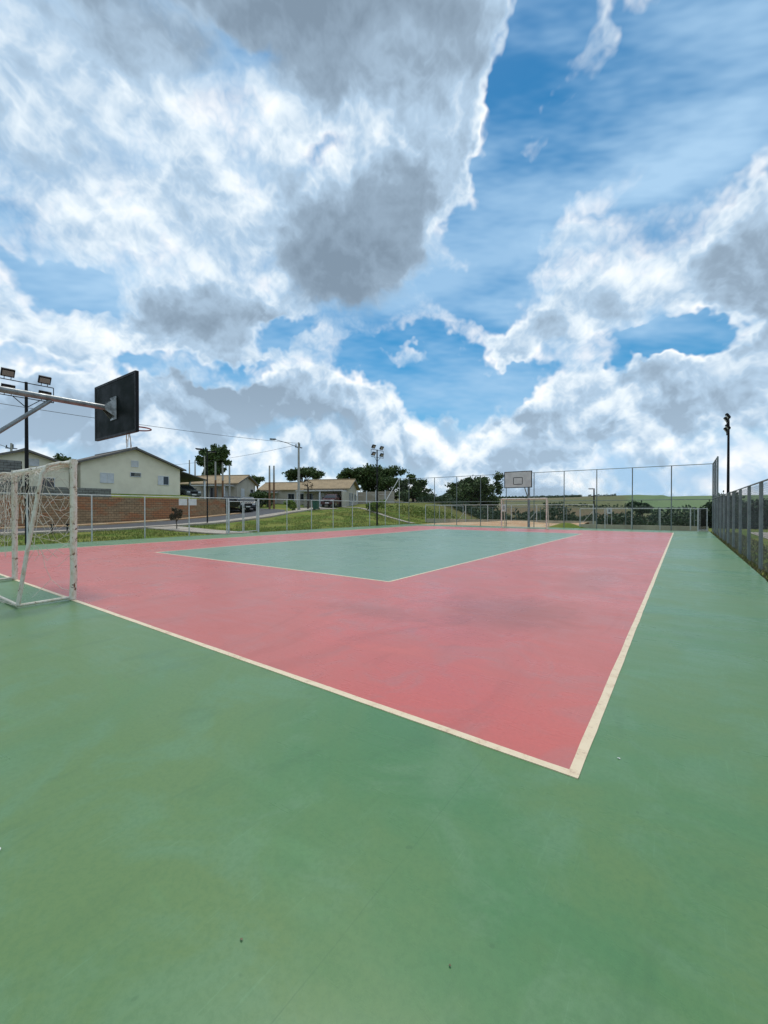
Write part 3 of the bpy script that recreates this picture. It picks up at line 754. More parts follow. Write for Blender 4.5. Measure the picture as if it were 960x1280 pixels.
# ---------------------------------------------------------------- goals
GC = (X0 + X1) / 2                     # middle of the baselines
def make_goal(loc, flip, label, lean=0.0, net=True):
    """local: +y into the court, origin on the baseline"""
    t = Thing('goal', label, 'goal', loc, math.pi if flip else 0)
    W, H, r = 1.54, 2.05, 0.046
    for sx in (-1, 1):
        ln = lean if sx > 0 else lean * 0.2
        pts = [(sx*W - ln, 0, 0.0), (sx*W - ln*0.75, 0.01*ln/0.05 if ln else 0, 0.35), (sx*W - ln*0.2, 0, 0.8), (sx*W, 0, 1.4), (sx*W, 0, H + r)]
        t.l('goal_post', MB().tube(pts, r, 12), 'white_rust', smooth=True)
    t.l('crossbar', MB().tube([(-W - r, 0, H), (-W/2, 0, H - 0.004), (0, 0, H - 0.010), (W/2, 0, H - 0.004), (W + r, 0, H)], r, 12), 'white_rust', smooth=True)
    def prof(s):                       # side profile of the rear frame: s 0..1 from the crossbar to the ground bar
        P = [(0, 2.03), (-0.16, 2.03), (-0.30, 1.98), (-0.37, 1.86), (-0.44, 1.40), (-0.54, 0.75), (-0.64, 0.03)]
        f = s * (len(P) - 1); i = min(int(f), len(P) - 2); f -= i
        return (P[i][0] + (P[i+1][0]-P[i][0])*f, P[i][1] + (P[i+1][1]-P[i][1])*f)
    for sx in (-1, 1):
        pts = [(sx*(W - 0.02), *prof(i / 18)) for i in range(19)]
        t.l('rear_stay', MB().tube(pts, 0.026, 8), 'white_thin', smooth=True)
        t.l('ground_bar', MB().tube([(sx*(W-0.02) - (lean*0.9 if sx > 0 else 0), -0.02, 0.025), (sx*(W - 0.02), -0.64, 0.025)], 0.021, 8), 'white_thin', smooth=True)
    t.l('ground_bar', MB().tube([(-W + 0.02, -0.64, 0.028), (W - 0.02, -0.64, 0.028)], 0.021, 8), 'white_thin', smooth=True)
    if net:
        rg = random.Random(3); mb = MB(); rr = 0.0029
        # back net, hanging unevenly, torn off above the ground bar
        NX, NS = 26, 18; pt = {}
        for i in range(NX + 1):
            x = -W + 2*W*i/NX
            hem = 0.74 + 0.07*math.sin(i*0.55) + (0.05 if i % 5 == 0 else 0)
            for j in range(NS + 1):
                s = hem * j / NS; y, z = prof(s)
                sag = 0.10 * math.sin(math.pi * min(1, j/NS)) * math.sin(math.pi*i/NX)
                pt[i, j] = Vector((x + rg.uniform(-.022, .022) + 0.04*math.sin(j*0.7+i*0.3), y + 0.04 - sag*0.6 + rg.uniform(-.02, .02), z - 0.03 + rg.uniform(-.022, .022) - 0.05*(j > 2)*math.sin(i*0.9)**2))
        for i in range(NX + 1):
            for j in range(NS + 1):
                if i < NX and rg.random() > 0.16: mb.tube([pt[i, j], pt[i+1, j]], rr, 4, False)
                if j < NS and rg.random() > 0.12: mb.tube([pt[i, j], pt[i, j+1]], rr, 4, False)
        # side nets: wide, slack, torn diamonds
        for sx in (-1, 1):
            q = {}
            NJ, NK = 9, 5
            for j in range(NJ + 1):
                zz = 1.96 - 1.12*j/NJ
                yb = next(prof(s/60)[0] for s in range(18, 61) if prof(s/60)[1] <= zz)
                for k in range(NK + 1):
                    f = k / NK
                    dr = 0.16*math.sin(math.pi*f)*(0.4+j/NJ)
                    q[j, k] = Vector((sx*(W-0.01) + rg.uniform(-.04, .04), yb*(1-f) + rg.uniform(-.02, .02), zz - dr + rg.uniform(-.03, .03)))
            for j in range(NJ):
                for k in range(NK):
                    if rg.random() > 0.16: mb.tube([q[j, k], q[j+1, min(NK, k+1)]], rr, 4, False)
                    if rg.random() > 0.35: mb.tube([q[j, k], q[j, k+1]], rr, 4, False)
                    if rg.random() > 0.55: mb.tube([q[j, k+1], q[j+1, k]], rr, 4, False)
            # loose strands and wrapping round the stays
            for _ in range(9):
                a = q[rg.randrange(NJ), rg.randrange(NK+1)]
                mb.tube([a, a + Vector((rg.uniform(-.05,.05), rg.uniform(-.05,.08), -.12)), a + Vector((rg.uniform(-.1,.1), rg.uniform(-.1,.1), -rg.uniform(.2,.34)))], rr*0.9, 4, False)
            for i in range(10):
                y, z = prof(0.02 + 0.09*i)
                mb.tube([(sx*(W-0.02) + 0.034*math.cos(a), y + 0.034*math.sin(a)*0.8, z + 0.012*math.sin(a*2)) for a in [k*math.pi/4 for k in range(9)]], rr, 4, False)
            for i in range(6):
                z = 1.0 + 1.0*i/6 + rg.uniform(-.05,.05)
                mb.tube([(sx*W + 0.053*math.cos(a), 0.053*math.sin(a), z + 0.02*a/6) for a in [k*math.pi/4 for k in range(9)]], rr, 4, False)
        # a long broken cord lying inside
        mb.tube([(W-0.35, -0.30, 0.80), (W-0.33, -0.26, 0.5), (W-0.28, -0.2, 0.30), (W-0.16, -0.1, 0.16), (W-0.02, -0.02, 0.13)], rr, 4, False)
        mb.tube([(W-0.28, -0.2, 0.30), (W-0.36, -0.3, 0.16), (W-0.38, -0.4, 0.05)], rr, 4, False)
        # heap on the ground behind
        for i in range(26):
            x = -W + 0.1 + 2.7*i/26
            mb.tube([(x + rg.uniform(-.1,.1), -0.66 + rg.uniform(-.1,.06), 0.012), (x + rg.uniform(-.1,.1), -0.72 + rg.uniform(-.12,.1), 0.05), (x + rg.uniform(-.05,.25), -0.66 + rg.uniform(-.14,.12), 0.012)], rr, 4, False)
        t.l('net', mb, 'rope')
    return t
make_goal((GC, Y0 + 0.03, 0.012), False, 'rusty white goal with a torn net below the black backboard', lean=0.055)
make_goal((GC, Y1 - 0.03, 0.012), True, 'white goal frame without net before the tall back fence', net=False)

# ---------------------------------------------------------------- basketball hoops
def make_hoop(loc, flip, label, rim=True):
    t = Thing('basketball_hoop', label, 'basketball hoop' if rim else 'backboard', loc, math.pi if flip else 0)    # origin at the foot of the post, +y into the court
    t.l('hoop_post', MB().tube([(0, 0, 0), (0, 0, 3.30), (0, 0.02, 3.38)], [0.085, 0.085, 0.07], 14), 'arm', smooth=True)
    t.l('base_plate', MB().box(-0.22, -0.22, 0.0, 0.22, 0.22, 0.025), 'arm')
    t.l('arm', MB().tube([(0, 0.0, 3.30), (0, 1.2, 3.30), (0, 2.36, 3.30)], 0.052, 14), 'arm', smooth=True)
    t.l('arm_brace', MB().tube([(0, 0.05, 1.98), (0, 1.385, 3.26)], 0.034, 10), 'arm', smooth=True)
    BYo = 2.40
    bd = t.l('backboard', MB().box(-0.9, BYo - 0.018, 2.79, 0.9, BYo + 0.018, 3.85), 'board')
    bk = MB().box(-0.9, BYo - 0.026, 2.79, 0.9, BYo - 0.0185, 3.85)
    t.l('board_back', bk, 'black', bd)
    fr = MB()
    for x in (-0.9, 0.9): fr.box(x - 0.022, BYo - 0.032, 2.77, x + 0.022, BYo + 0.026, 3.87)
    for z in (2.79, 3.85): fr.box(-0.878, BYo - 0.032, z - 0.022, 0.878, BYo + 0.026, z + 0.022)
    t.l('board_frame', fr, 'dark', bd)
    sq = MB(); zc, hw, hh = 3.23, 0.295, 0.225
    for x in (-hw, hw): sq.box(x - 0.02, BYo + 0.019, zc - hh, x + 0.02, BYo + 0.0235, zc + hh)
    for z in (-hh, hh): sq.box(-hw + 0.021, BYo + 0.019, zc + z - 0.02, hw - 0.021, BYo + 0.0235, zc + z + 0.02)
    t.l('target_square', sq, 'dark', bd)
    mt = MB()
    for sx in (-1, 1):
        mt.prism([(sx*0.13, BYo - 0.04, 3.12), (sx*0.13, BYo - 0.04, 3.50), (sx*0.05, BYo - 0.20, 3.35), (sx*0.05, BYo - 0.20, 3.25)], (sx*0.008, 0, 0))
    mt.box(-0.14, BYo - 0.042, 3.09, 0.14, BYo - 0.032, 3.53)
    t.l('mounting_bracket', mt, 'foil')
    if not rim: return t
    rim = MB(); cy = BYo + 0.41
    rim.tube([(0.228*math.cos(a), cy + 0.228*math.sin(a), 2.99) for a in [i*2*math.pi/36 for i in range(37)]], 0.014, 8, False)
    for x in (-0.09, 0.09): rim.tube([(x, BYo + 0.02, 2.96), (x, cy - 0.21, 2.985)], 0.011, 6)
    rim.box(-0.13, BYo + 0.0195, 2.88, 0.13, BYo + 0.028, 3.04)
    rm = t.l('rim', rim, 'rim', smooth=True)
    nt_ = MB(); rg = random.Random(5)
    for k in range(7):
        a = 3.6 + rg.uniform(-.12, .12)
        x, y = 0.228*math.cos(a), cy + 0.228*math.sin(a)
        p = Vector((x, y, 2.985)); pts = [p]
        for _ in range(4): p = p + Vector((rg.uniform(-.02,.02), rg.uniform(-.02,.02), -rg.uniform(.06,.12))); pts.append(p)
        nt_.tube(pts, 0.006, 4, False)
    t.l('torn_net', nt_, 'rope', rm)
    return t
make_hoop((GC, Y0 - 1.2, 0), False, 'basketball hoop on a long grey arm with a black-backed board over the netted goal')
make_hoop((GC, Y1 + 1.2, 0), True, 'white black-edged basketball backboard without rim, before the tall back fence', rim=False)

# ---------------------------------------------------------------- floodlight masts
def make_mast(loc, rotz, label):
    t = Thing('floodlight_mast', label, 'floodlight', loc, rotz, 'floodlight masts round the court')     # local +x faces the court
    t.l('mast_pole', MB().tube([(0,0,-0.05), (0,0,3.2), (0,0,6.34)], [0.075, 0.065, 0.05], 12), 'dark', smooth=True)
    fr = MB()
    for z in (6.30, 5.70): fr.tube([(0.03, -0.86, z), (0.03, 0.86, z)], 0.018, 6)
    for y in (-0.86, 0.86): fr.tube([(0.03, y, 5.70), (0.03, y, 6.30)], 0.016, 6)
    for s in (-1, 1): fr.tube([(0.0, s*0.05, 5.38), (0.03, s*0.42, 5.70)], 0.016, 6)
    t.l('lamp_frame', fr, 'dark')
    for z in (6.30, 5.70):
        for y in (-0.56, 0.56):
            c = Vector((0.07, y, z + 0.25)); tl = R(32)
            f = Vector((math.cos(tl), 0, -math.sin(tl))); up = Vector((math.sin(tl), 0, math.cos(tl))); sd = Vector((0, 1, 0))
            mb = MB().obox(c, f*0.045, sd*0.20, up*0.15)
            for i in range(6): mb.obox(c - f*0.056 + sd*(-0.15 + 0.06*i), f*0.014, sd*0.008, up*0.12)
            lamp = t.l('floodlight', mb, 'dark')
            t.l('lens', MB().obox(c + f*0.047 - up*0.01, f*0.004, sd*0.165, up*0.10), 'lens', lamp)
            for s in (-1, 1): t.l('bracket', MB().tube([(0.03, y + 0.1*s, z), (0.06, y + 0.1*s, z + 0.2)], 0.012, 5), 'dark', lamp)
    return t
make_mast((-20.9, 4.95, 0), 0, 'dark floodlight mast outside the road side fence, close to the netted goal')
make_mast((-20.9, 27.9, 0), 0, 'dark floodlight mast on the road side, where the fence steps up')
make_mast((2.05, 30.3, -0.05), math.pi, 'dark floodlight mast beside the weedy fence, away from the houses')

# ---------------------------------------------------------------- retaining wall and terrace
def block_wall(name, label, y0, y1, x, zfun, ztop, mat, thick=0.19):
    t = Thing(name, label, 'wall', (x, y0, zfun(y0)))
    core = MB(); n = 16
    for i in range(n):
        a, b = y0 + (y1-y0)*i/n, y0 + (y1-y0)*(i+1)/n
        core.box(x - thick + 0.0, a, min(zfun(a), zfun(b)) - 0.3, x - 0.012, b, ztop - 0.02)
    t.w('mortar', core, 'mortar')
    mb = MB(); rows = int((ztop - min(zfun(y0), zfun(y1)) + 0.3) / 0.2)
    for r in range(rows):
        z1 = ztop - 0.2 * r; z0 = z1 - 0.176; y = y0 - (0.2 if r % 2 else 0)
        while y < y1:
            a, b = max(y0, y + 0.011), min(y1, y + 0.389)
            if b - a > 0.05 and z1 > zfun(a): mb.box(x - 0.10, a, z0, x + rng.uniform(-0.006, 0.006), b, z1)
            y += 0.4
    o = t.w('blocks', mb, mat); o['kind'] = 'stuff'
    return t
WX = -38.6
block_wall('retaining_wall', 'long red-stained block retaining wall beside the road', -18, 25.2, WX, lambda y: terrain(WX, y), 2.34, 'blocks')
def terr(x, y):
    z = 2.28 + 0.5 * sstep(-39.3, -42.5, x)
    z -= max(0.0, y - 23.0) * 0.22
    return max(z, terrain(x, y) - 0.3)
mb = MB(); tx = axis([(-75, -44, 6), (-44, -38.72, 0.8)]); ty = axis([(-18, 20, 3), (20, 30, 1)])
mb.v = [(x, y, terr(x, y)) for y in ty for x in tx]; n_ = len(tx)
mb.f = [(j*n_+i, j*n_+i+1, (j+1)*n_+i+1, (j+1)*n_+i) for j in range(len(ty)-1) for i in range(n_-1)]
struct('terrace', mb, 'ground', True)
block_wall('garden_wall', 'tall grey block wall in front of the neighbouring cream house', -2, 9.25, -40.2, lambda y: 2.2, 4.95, 'greyblocks')
block_wall('garden_wall', 'low grey block wall at the corner of the cream gabled house', 9.3, 15.2, -40.2, lambda y: 2.2, 3.1, 'greyblocks')

# ---------------------------------------------------------------- houses
def roof_slab(mb, a, b, c, d, th):       # a,b eave; c,d ridge (top surface), thickness downwards
    vs = [Vector(p) for p in (a, b, c, d)]
    return mb.add(vs + [v - Vector((0, 0, th)) for v in vs], [(0,1,2,3),(7,6,5,4),(0,4,5,1),(1,5,6,2),(2,6,7,3),(3,7,4,0)])

def make_house(label, loc, rotz, W, L, he, hr, wall, tile, gable=(), front=(), ov=0.45, th=0.09, extra=None, group=None):
    """local: gable wall at x=0 facing +x, width 0..W along y, body runs to x=-L; the -y side is the front"""
    t = Thing('house', label, 'house', loc, rotz, group)
    body = [(0,0,0), (0,W,0), (0,W,he), (0,W/2,hr), (0,0,he)]
    t.l('wall', MB().prism(body, (-L, 0, 0)), wall)
    sl = (hr - he) / (W / 2)
    rf = None
    for s in (0, 1):
        ye = -ov if s == 0 else W + ov
        ze = he - sl * ov + 0.12; zr = hr + 0.12
        mb = MB()
        A, B = (ov, ye, ze), (-L - ov, ye, ze); C, D = (-L - ov, W/2, zr), (ov, W/2, zr)
        roof_slab(mb, *( (B, A, D, C) if s == 0 else (A, B, C, D)), th)
        rf = t.l('roof', mb, tile)
        vb = MB(); vb.prism([(ov + 0.001, ye, ze - 0.16), (ov + 0.001, ye, ze + 0.02), (ov + 0.001, W/2, zr + 0.02), (ov + 0.001, W/2, zr - 0.16)], (0.03, 0, 0))
        t.l('verge_board', vb, 'verge', rf)
    t.l('ridge', MB().tube([(-L - ov, W/2, hr + 0.13), (ov, W/2, hr + 0.13)], 0.09, 8), tile, rf)
    for (y0, z0, y1, z1, kind) in gable: opening(t, 'g', y0, z0, y1, z1, kind)
    for (x0, z0, x1, z1, kind) in front: opening(t, 'f', x0, z0, x1, z1, kind)
    if extra: extra(t)
    return t

def opening(t, face, a0, z0, a1, z1, kind):
    def bx(mb, u0, v0, u1, v1, d0, d1):
        if face == 'g': mb.box(d0, u0, v0, d1, u1, v1)
        else: mb.box(u0, -d1, v0, u1, -d0, v1)
        return mb
    nm = 'door' if kind == 'door' else ('vent' if kind == 'vent' else 'window')
    fr = MB(); w = 0.05
    bx(fr, a0, z0, a0 + w, z1, 0.002, 0.06); bx(fr, a1 - w, z0, a1, z1, 0.002, 0.06)
    bx(fr, a0 + w, z0, a1 - w, z0 + w, 0.002, 0.06); bx(fr, a0 + w, z1 - w, a1 - w, z1, 0.002, 0.06)
    m = (a0 + a1) / 2
    o = t.l(nm, fr, 'white')
    I = (a0 + w, z0 + w, a1 - w, z1 - w)
    if kind == 'shut':
        for u0, u1 in ((I[0], m - 0.012), (m + 0.012, I[2])):
            p = bx(MB(), u0 + 0.003, I[1] + 0.003, u1 - 0.003, I[3] - 0.003, 0.006, 0.035)
            k = 0
            while I[1] + 0.06 + 0.1*k < I[3] - 0.05:
                bx(p, u0 + 0.04, I[1] + 0.05 + 0.1*k, u1 - 0.04, I[1] + 0.09 + 0.1*k, 0.0352, 0.046); k += 1
            t.l('shutter', p, 'white', o)
    elif kind == 'half':
        p = bx(MB(), I[0] + .003, I[1] + .003, m, I[3] - .003, 0.006, 0.035); k = 0
        while I[1] + 0.06 + 0.1*k < I[3] - 0.05:
            bx(p, I[0] + 0.04, I[1] + 0.05 + 0.1*k, m - 0.04, I[1] + 0.09 + 0.1*k, 0.0352, 0.046); k += 1
        t.l('shutter', p, 'white', o)
        t.l('pane', bx(MB(), m + 0.004, I[1] + .003, I[2] - .003, I[3] - .003, 0.004, 0.012), 'pane', o)
    elif kind == 'bath':
        t.l('pane', bx(MB(), I[0] + .003, I[1] + .003, m - 0.1, I[3] - .003, 0.004, 0.012), 'pane', o)
        p = MB()
        for k in range(4): bx(p, m - 0.09, I[1] + 0.01 + 0.1*k, I[2] - 0.003, I[1] + 0.085 + 0.1*k, 0.01, 0.03)
        t.l('louvre', p, 'cargrey', o)
    elif kind == 'vent':
        p = MB(); n = max(3, int((I[3]-I[1]) / 0.09))
        for k in range(n): bx(p, I[0] + .002, I[1] + (I[3]-I[1])*k/n + 0.008, I[2] - .002, I[1] + (I[3]-I[1])*(k+1)/n - 0.012, 0.006, 0.03)
        t.l('louvre', p, 'white', o)
    elif kind == 'door':
        t.l('door_panel', bx(MB(), I[0] + .003, z0 + 0.01, I[2] - .003, I[3] - .003, 0.004, 0.03), 'white', o)
    else:
        t.l('pane', bx(MB(), I[0] + .003, I[1] + .003, m - 0.015, I[3] - .003, 0.004, 0.012), 'pane', o)
        t.l('pane', bx(MB(), m + 0.015, I[1] + .003, I[2] - .003, I[3] - .003, 0.004, 0.012), 'pane', o)

def lean_to(t):                            # carport roof and posts against the far side of the cream house
    rf = t.l('carport_roof', roof_slab(MB(), (-0.6, 12.4, 1.85), (-7.5, 12.4, 1.85), (-7.5, 8.95, 2.75), (-0.6, 8.95, 2.75), 0.10), 'verge')
    for x in (-0.9, -4.0, -7.2): t.l('carport_post', MB().box(x - 0.09, 12.1, -0.6, x + 0.09, 12.28, 1.80), 'white')
    t.l('back_wall', MB().box(-7.6, 9.0, -0.4, -7.45, 12.2, 2.2), 'beige')
make_house('cream house with a broad gable above the red-stained retaining wall', (-43.1, 13.9, 2.8), 0, 8.9, 9, 2.72, 4.35, 'cream', 'tile_grey',
    gable=((1.5, 0.95, 2.62, 1.87, 'shut'), (4.02, 1.66, 5.02, 2.10, 'bath'), (4.12, 2.62, 4.78, 3.22, 'vent'), (6.62, 1.0, 7.72, 1.92, 'half')), extra=lean_to)
make_house('smaller cream gabled house half hidden by the tall grey block wall', (-43.3, 7.1, 1.7), 0, 6.0, 9, 3.35, 4.38, 'cream', 'tile_grey',
    gable=((3.1, 3.2, 3.95, 3.78, 'vent'), (3.9, 1.3, 5.0, 2.3, 'pane')))
RH = R(25.5)
def awn(x0, x1, z, depth, posts=()):
    def f(t):
        a = t.l('porch_roof', MB().box(x0, -depth, z, x1, -0.02, z + 0.14), 'awning')
        for x in posts: t.l('porch_post', MB().box(x - 0.08, -depth + 0.1, -0.5, x + 0.08, -depth + 0.26, z - 0.002), 'white')
        t.l('porch_floor', MB().box(x0, -depth, -0.6, x1, -0.03, -0.02), 'concrete')
    return f
make_house('grey house with tan tiled roof, gable beside the dark parked car', (-50.2, 34.6, 2.35), RH, 5.2, 12, 2.65, 3.75, 'beige', 'tile',
    gable=((3.6, 1.35, 4.5, 1.95, 'pane'), (1.0, 0.6, 1.9, 1.9, 'shut')),
    front=((-9.4, 0.9, -8.3, 2.0, 'pane'), (-7.6, 0.0, -6.7, 2.05, 'door'), (-4.2, 0.1, -2.9, 2.05, 'pane'), (-2.3, 0.0, -1.4, 2.05, 'door')),
    extra=awn(-5.6, -0.35, 2.12, 2.4, (-5.3, -0.6)))
make_house('long grey house with tan roof behind the concrete street lamp pole', (-44.6, 46.0, 1.75), RH, 5.2, 10.5, 2.65, 3.75, 'beige', 'tile',
    front=((-5.9, 0.8, -4.8, 2.0, 'pane'), (-4.3, 0.8, -3.2, 2.0, 'pane'), (-8.7, 0, -7.8, 2.05, 'door'), (-2.3, 0.0, -1.4, 2.05, 'door')),
    extra=lambda t: (awn(-10.6, -7.4, 2.05, 2.2, (-10.3,))(t), awn(-3.2, 0.0, 2.05, 2.2, (-0.3,))(t)))
def carport(t):
    awn(-6.4, -0.1, 2.18, 2.6, (-6.2, -3.1))(t)
    t.l('side_wall', MB().box(-0.12, -2.55, -0.5, -0.0, -0.02, 2.17), 'beige')
make_house('house with tan roof and a carport, nearest to the floodlight mast', (-36.9, 42.6, 1.5), RH, 5.0, 6.3, 2.75, 3.9, 'beige', 'tile',
    gable=((0.7, 0.3, 1.4, 2.1, 'pane'), (1.9, 0.3, 2.6, 2.1, 'pane'), (3.5, 0.9, 4.3, 2.0, 'pane')),
    front=((-5.9, 0.9, -4.9, 2.0, 'pane'), (-4.2, 0, -3.3, 2.05, 'door')), extra=carport)
make_house('low brown-roofed building behind the trees beyond the court corner', (-35.0, 67.0, 0.5), R(25), 6, 5.5, 1.9, 2.7, 'beige', 'brown_roof',
    front=((-4.6, 0.8, -3.4, 1.6, 'pane'), (-2.2, 0.8, -1.0, 1.6, 'pane')))
# precast wall running behind the trees
t = Thing('yard_wall', 'pale precast panel wall beside the carport house', 'wall', (-42.1, 51.0, 1.9))
pa, pb = Vector((-42.1, 51.0, 0)), Vector((-36.2, 52.9, 0)); nn = 4
for i in range(nn):
    a, b = pa.lerp(pb, i/nn), pa.lerp(pb, (i+1)/nn); u = (b-a).normalized(); s = Vector((-u.y, u.x, 0))
    z0 = terrain(a.x, a.y) - 0.1
    for k in range(4):
        c = (a+b)/2 + Vector((0, 0, z0 + 0.25 + 0.5*k))
        t.w('panel', MB().obox(c, (b-a)/2 - u*0.07, s*0.03, Vector((0, 0, 0.244))), 'concrete')
    t.w('wall_post', MB().obox(a + Vector((0, 0, z0 + 1.05)), u*0.08, s*0.08, Vector((0, 0, 1.12))), 'white')

# ---------------------------------------------------------------- poles and wires
def utility_pole(loc, H, label, lamp=True):
    t = Thing('utility_pole', label, 'pole', loc, 0)
    t.l('shaft', MB().tube([(0,0,-0.2), (0,0,H)], [0.17, 0.10], 10), 'pole', smooth=True)
    t.l('cross_arm', MB().box(-0.05, -0.5, H - 0.62, 0.05, 0.5, H - 0.52), 'dark')
    t.l('insulator', MB().tube([(0, 0.14, H - 0.5), (0, 0.14, H - 0.1)], 0.06, 8).tube([(0, -0.4, H - 0.5), (0, -0.4, H - 0.25)], 0.05, 8), 'dark', smooth=True)
    if lamp:
        d = Vector((-0.62, -0.78, 0)).normalized()
        t.l('lamp_arm', MB().tube([Vector((0,0,H-0.6)), d*1.2 + Vector((0,0,H-0.15)), d*2.6 + Vector((0,0,H+0.22))], 0.035, 6), 'arm', smooth=True)
        c = d*2.85 + Vector((0,0,H+0.24)); s = Vector((-d.y, d.x, 0))
        hd = t.l('lamp_head', MB().obox(c, d*0.34, s*0.13, Vector((0,0,0.07))), 'foil')
        t.l('lens', MB().obox(c - Vector((0,0,0.09)), d*0.24, s*0.10, Vector((0,0,0.018))), 'lens', hd)
    return t
UP = Vector((-35.6, 32.6, terrain(-35.6, 32.6)))
utility_pole(UP, 7.75, 'concrete utility pole with a street lamp at the road bend')
UP0 = Vector((-30.4, -1.5, terrain(-30.4, -1.5)))
utility_pole(UP0, 7.4, 'concrete utility pole beside the straight road')
UP2 = Vector((-52.5, 12.3, 2.8))
utility_pole((-60.0, 12.9, 3.0), 5.6, 'concrete lamp pole behind the two cream gabled houses')
def wire(a, b, sag, label):
    a, b = Vector(a), Vector(b)
    pts = [a.lerp(b, i/24) - Vector((0, 0, sag * 4 * (i/24) * (1 - i/24))) for i in range(25)]
    o = mesh_obj('overhead_wire', MB().tube(pts, 0.016, 5), 'cable'); tag(o, label, 'wire')
wire(UP0 + Vector((0, 0.14, 7.3)), UP + Vector((0, 0.14, 7.65)), 0.35, 'overhead wire strung between the two concrete poles along the road')
wire(UP + Vector((0, -0.4, 7.4)), (-64, 28, 7.5), 0.5, 'overhead wire running from the bend pole over the tan-roofed houses')

def lamp_post(loc, H, label, heads, rotz=0, r=0.055):
    t = Thing('street_lamp', label, 'street lamp', loc, rotz)
    t.l('lamp_pole', MB().tube([(0,0,-0.1), (0,0,H)], [r, r*0.75], 10), 'dark', smooth=True)
    for ang, ln, up in heads:
        d = Vector((math.cos(ang), math.sin(ang), 0)); s = Vector((-d.y, d.x, 0))
        t.l('lamp_arm', MB().tube([(0,0,H-0.05), tuple(d*ln + Vector((0,0,H-0.05+up)))], 0.022, 6), 'dark')
        c = d*(ln+0.24) + Vector((0,0,H-0.04+up*1.2))
        h = t.l('lamp_head', MB().obox(c, d*0.26 + Vector((0,0,up*0.2)), s*0.11, Vector((0,0,0.04))), 'dark')
        t.l('lens', MB().obox(c - Vector((0,0,0.05)), d*0.2, s*0.08, Vector((0,0,0.012))), 'lens', h)
    return t
va = math.pi/2 + HEAD                     # heading of the lens, for reference azimuths of arms across it
lamp_post((-29.3, 17.6, terrain(-29.3, 17.6)), 5.62, 'slim dark street lamp on the pavement near the court gate', ((va + 1.57, 0.35, 0.12), (va - 1.57, 0.15, -0.05)))
lamp_post((-8.6, 54.5, terrain(-8.6, 54.5)), 4.6, 'slim dark lamp standing in the hollow beyond the low fence', ((va + 1.57, 0.12, 0.0),), r=0.1)

# bare service poles in front of the tan-roofed houses
def service_pole(x, y, H, mat, k):
    z = terrain(x, y)
    o = Thing('service_pole', k, 'pole', (x, y, z), 0, 'bare poles before the houses')
    o.l('shaft', MB().tube([(0,0,-0.1), (0,0,H*0.62), (0,0,H)], [0.13, 0.115, 0.09], 8), mat, smooth=True)
    o.l('cap', MB().tube([(0,0,H - 0.001), (0,0,H + 0.04)], 0.105, 8), 'pole')
    if mat == 'wood': o.l('grey_top', MB().tube([(0,0,H*0.62), (0,0,H - 0.002)], [0.119, 0.095], 8), 'pole', smooth=True)
def at(px, d):                             # plan position from a bearing (photo column) and a distance along the lens axis
    lat = (px - 480) / 517 * d
    return (-math.sin(HEAD)*d + math.cos(HEAD)*lat, math.cos(HEAD)*d + math.sin(HEAD)*lat)
for px, d, H, m, k in ((269.5, 52, 6.0, 'wood', 'reddish bare pole by the slim street lamp, before the grey gabled house'), (278.5, 52.5, 5.9, 'wood', 'reddish bare pole at the porch of the grey gabled house'),
                       (287, 53, 5.6, 'pole', 'grey bare pole at the porch of the grey gabled house'), (337, 52, 5.4, 'wood', 'reddish bare pole of a pair, on the side of the dark bush'),
                       (342.5, 52.5, 5.4, 'wood', 'reddish bare pole of a pair, on the side of the concrete pole'), (237, 66, 6.2, 'pole', 'grey bare pole rising behind the carport, closer to the cream house'),
                       (244, 66, 6.2, 'pole', 'grey bare pole rising behind the carport, at its outer edge'), (256, 68, 7.0, 'pole', 'tall grey bare pole behind the slim street lamp')):
    x, y = at(px, d); service_pole(x, y, H, m, k)

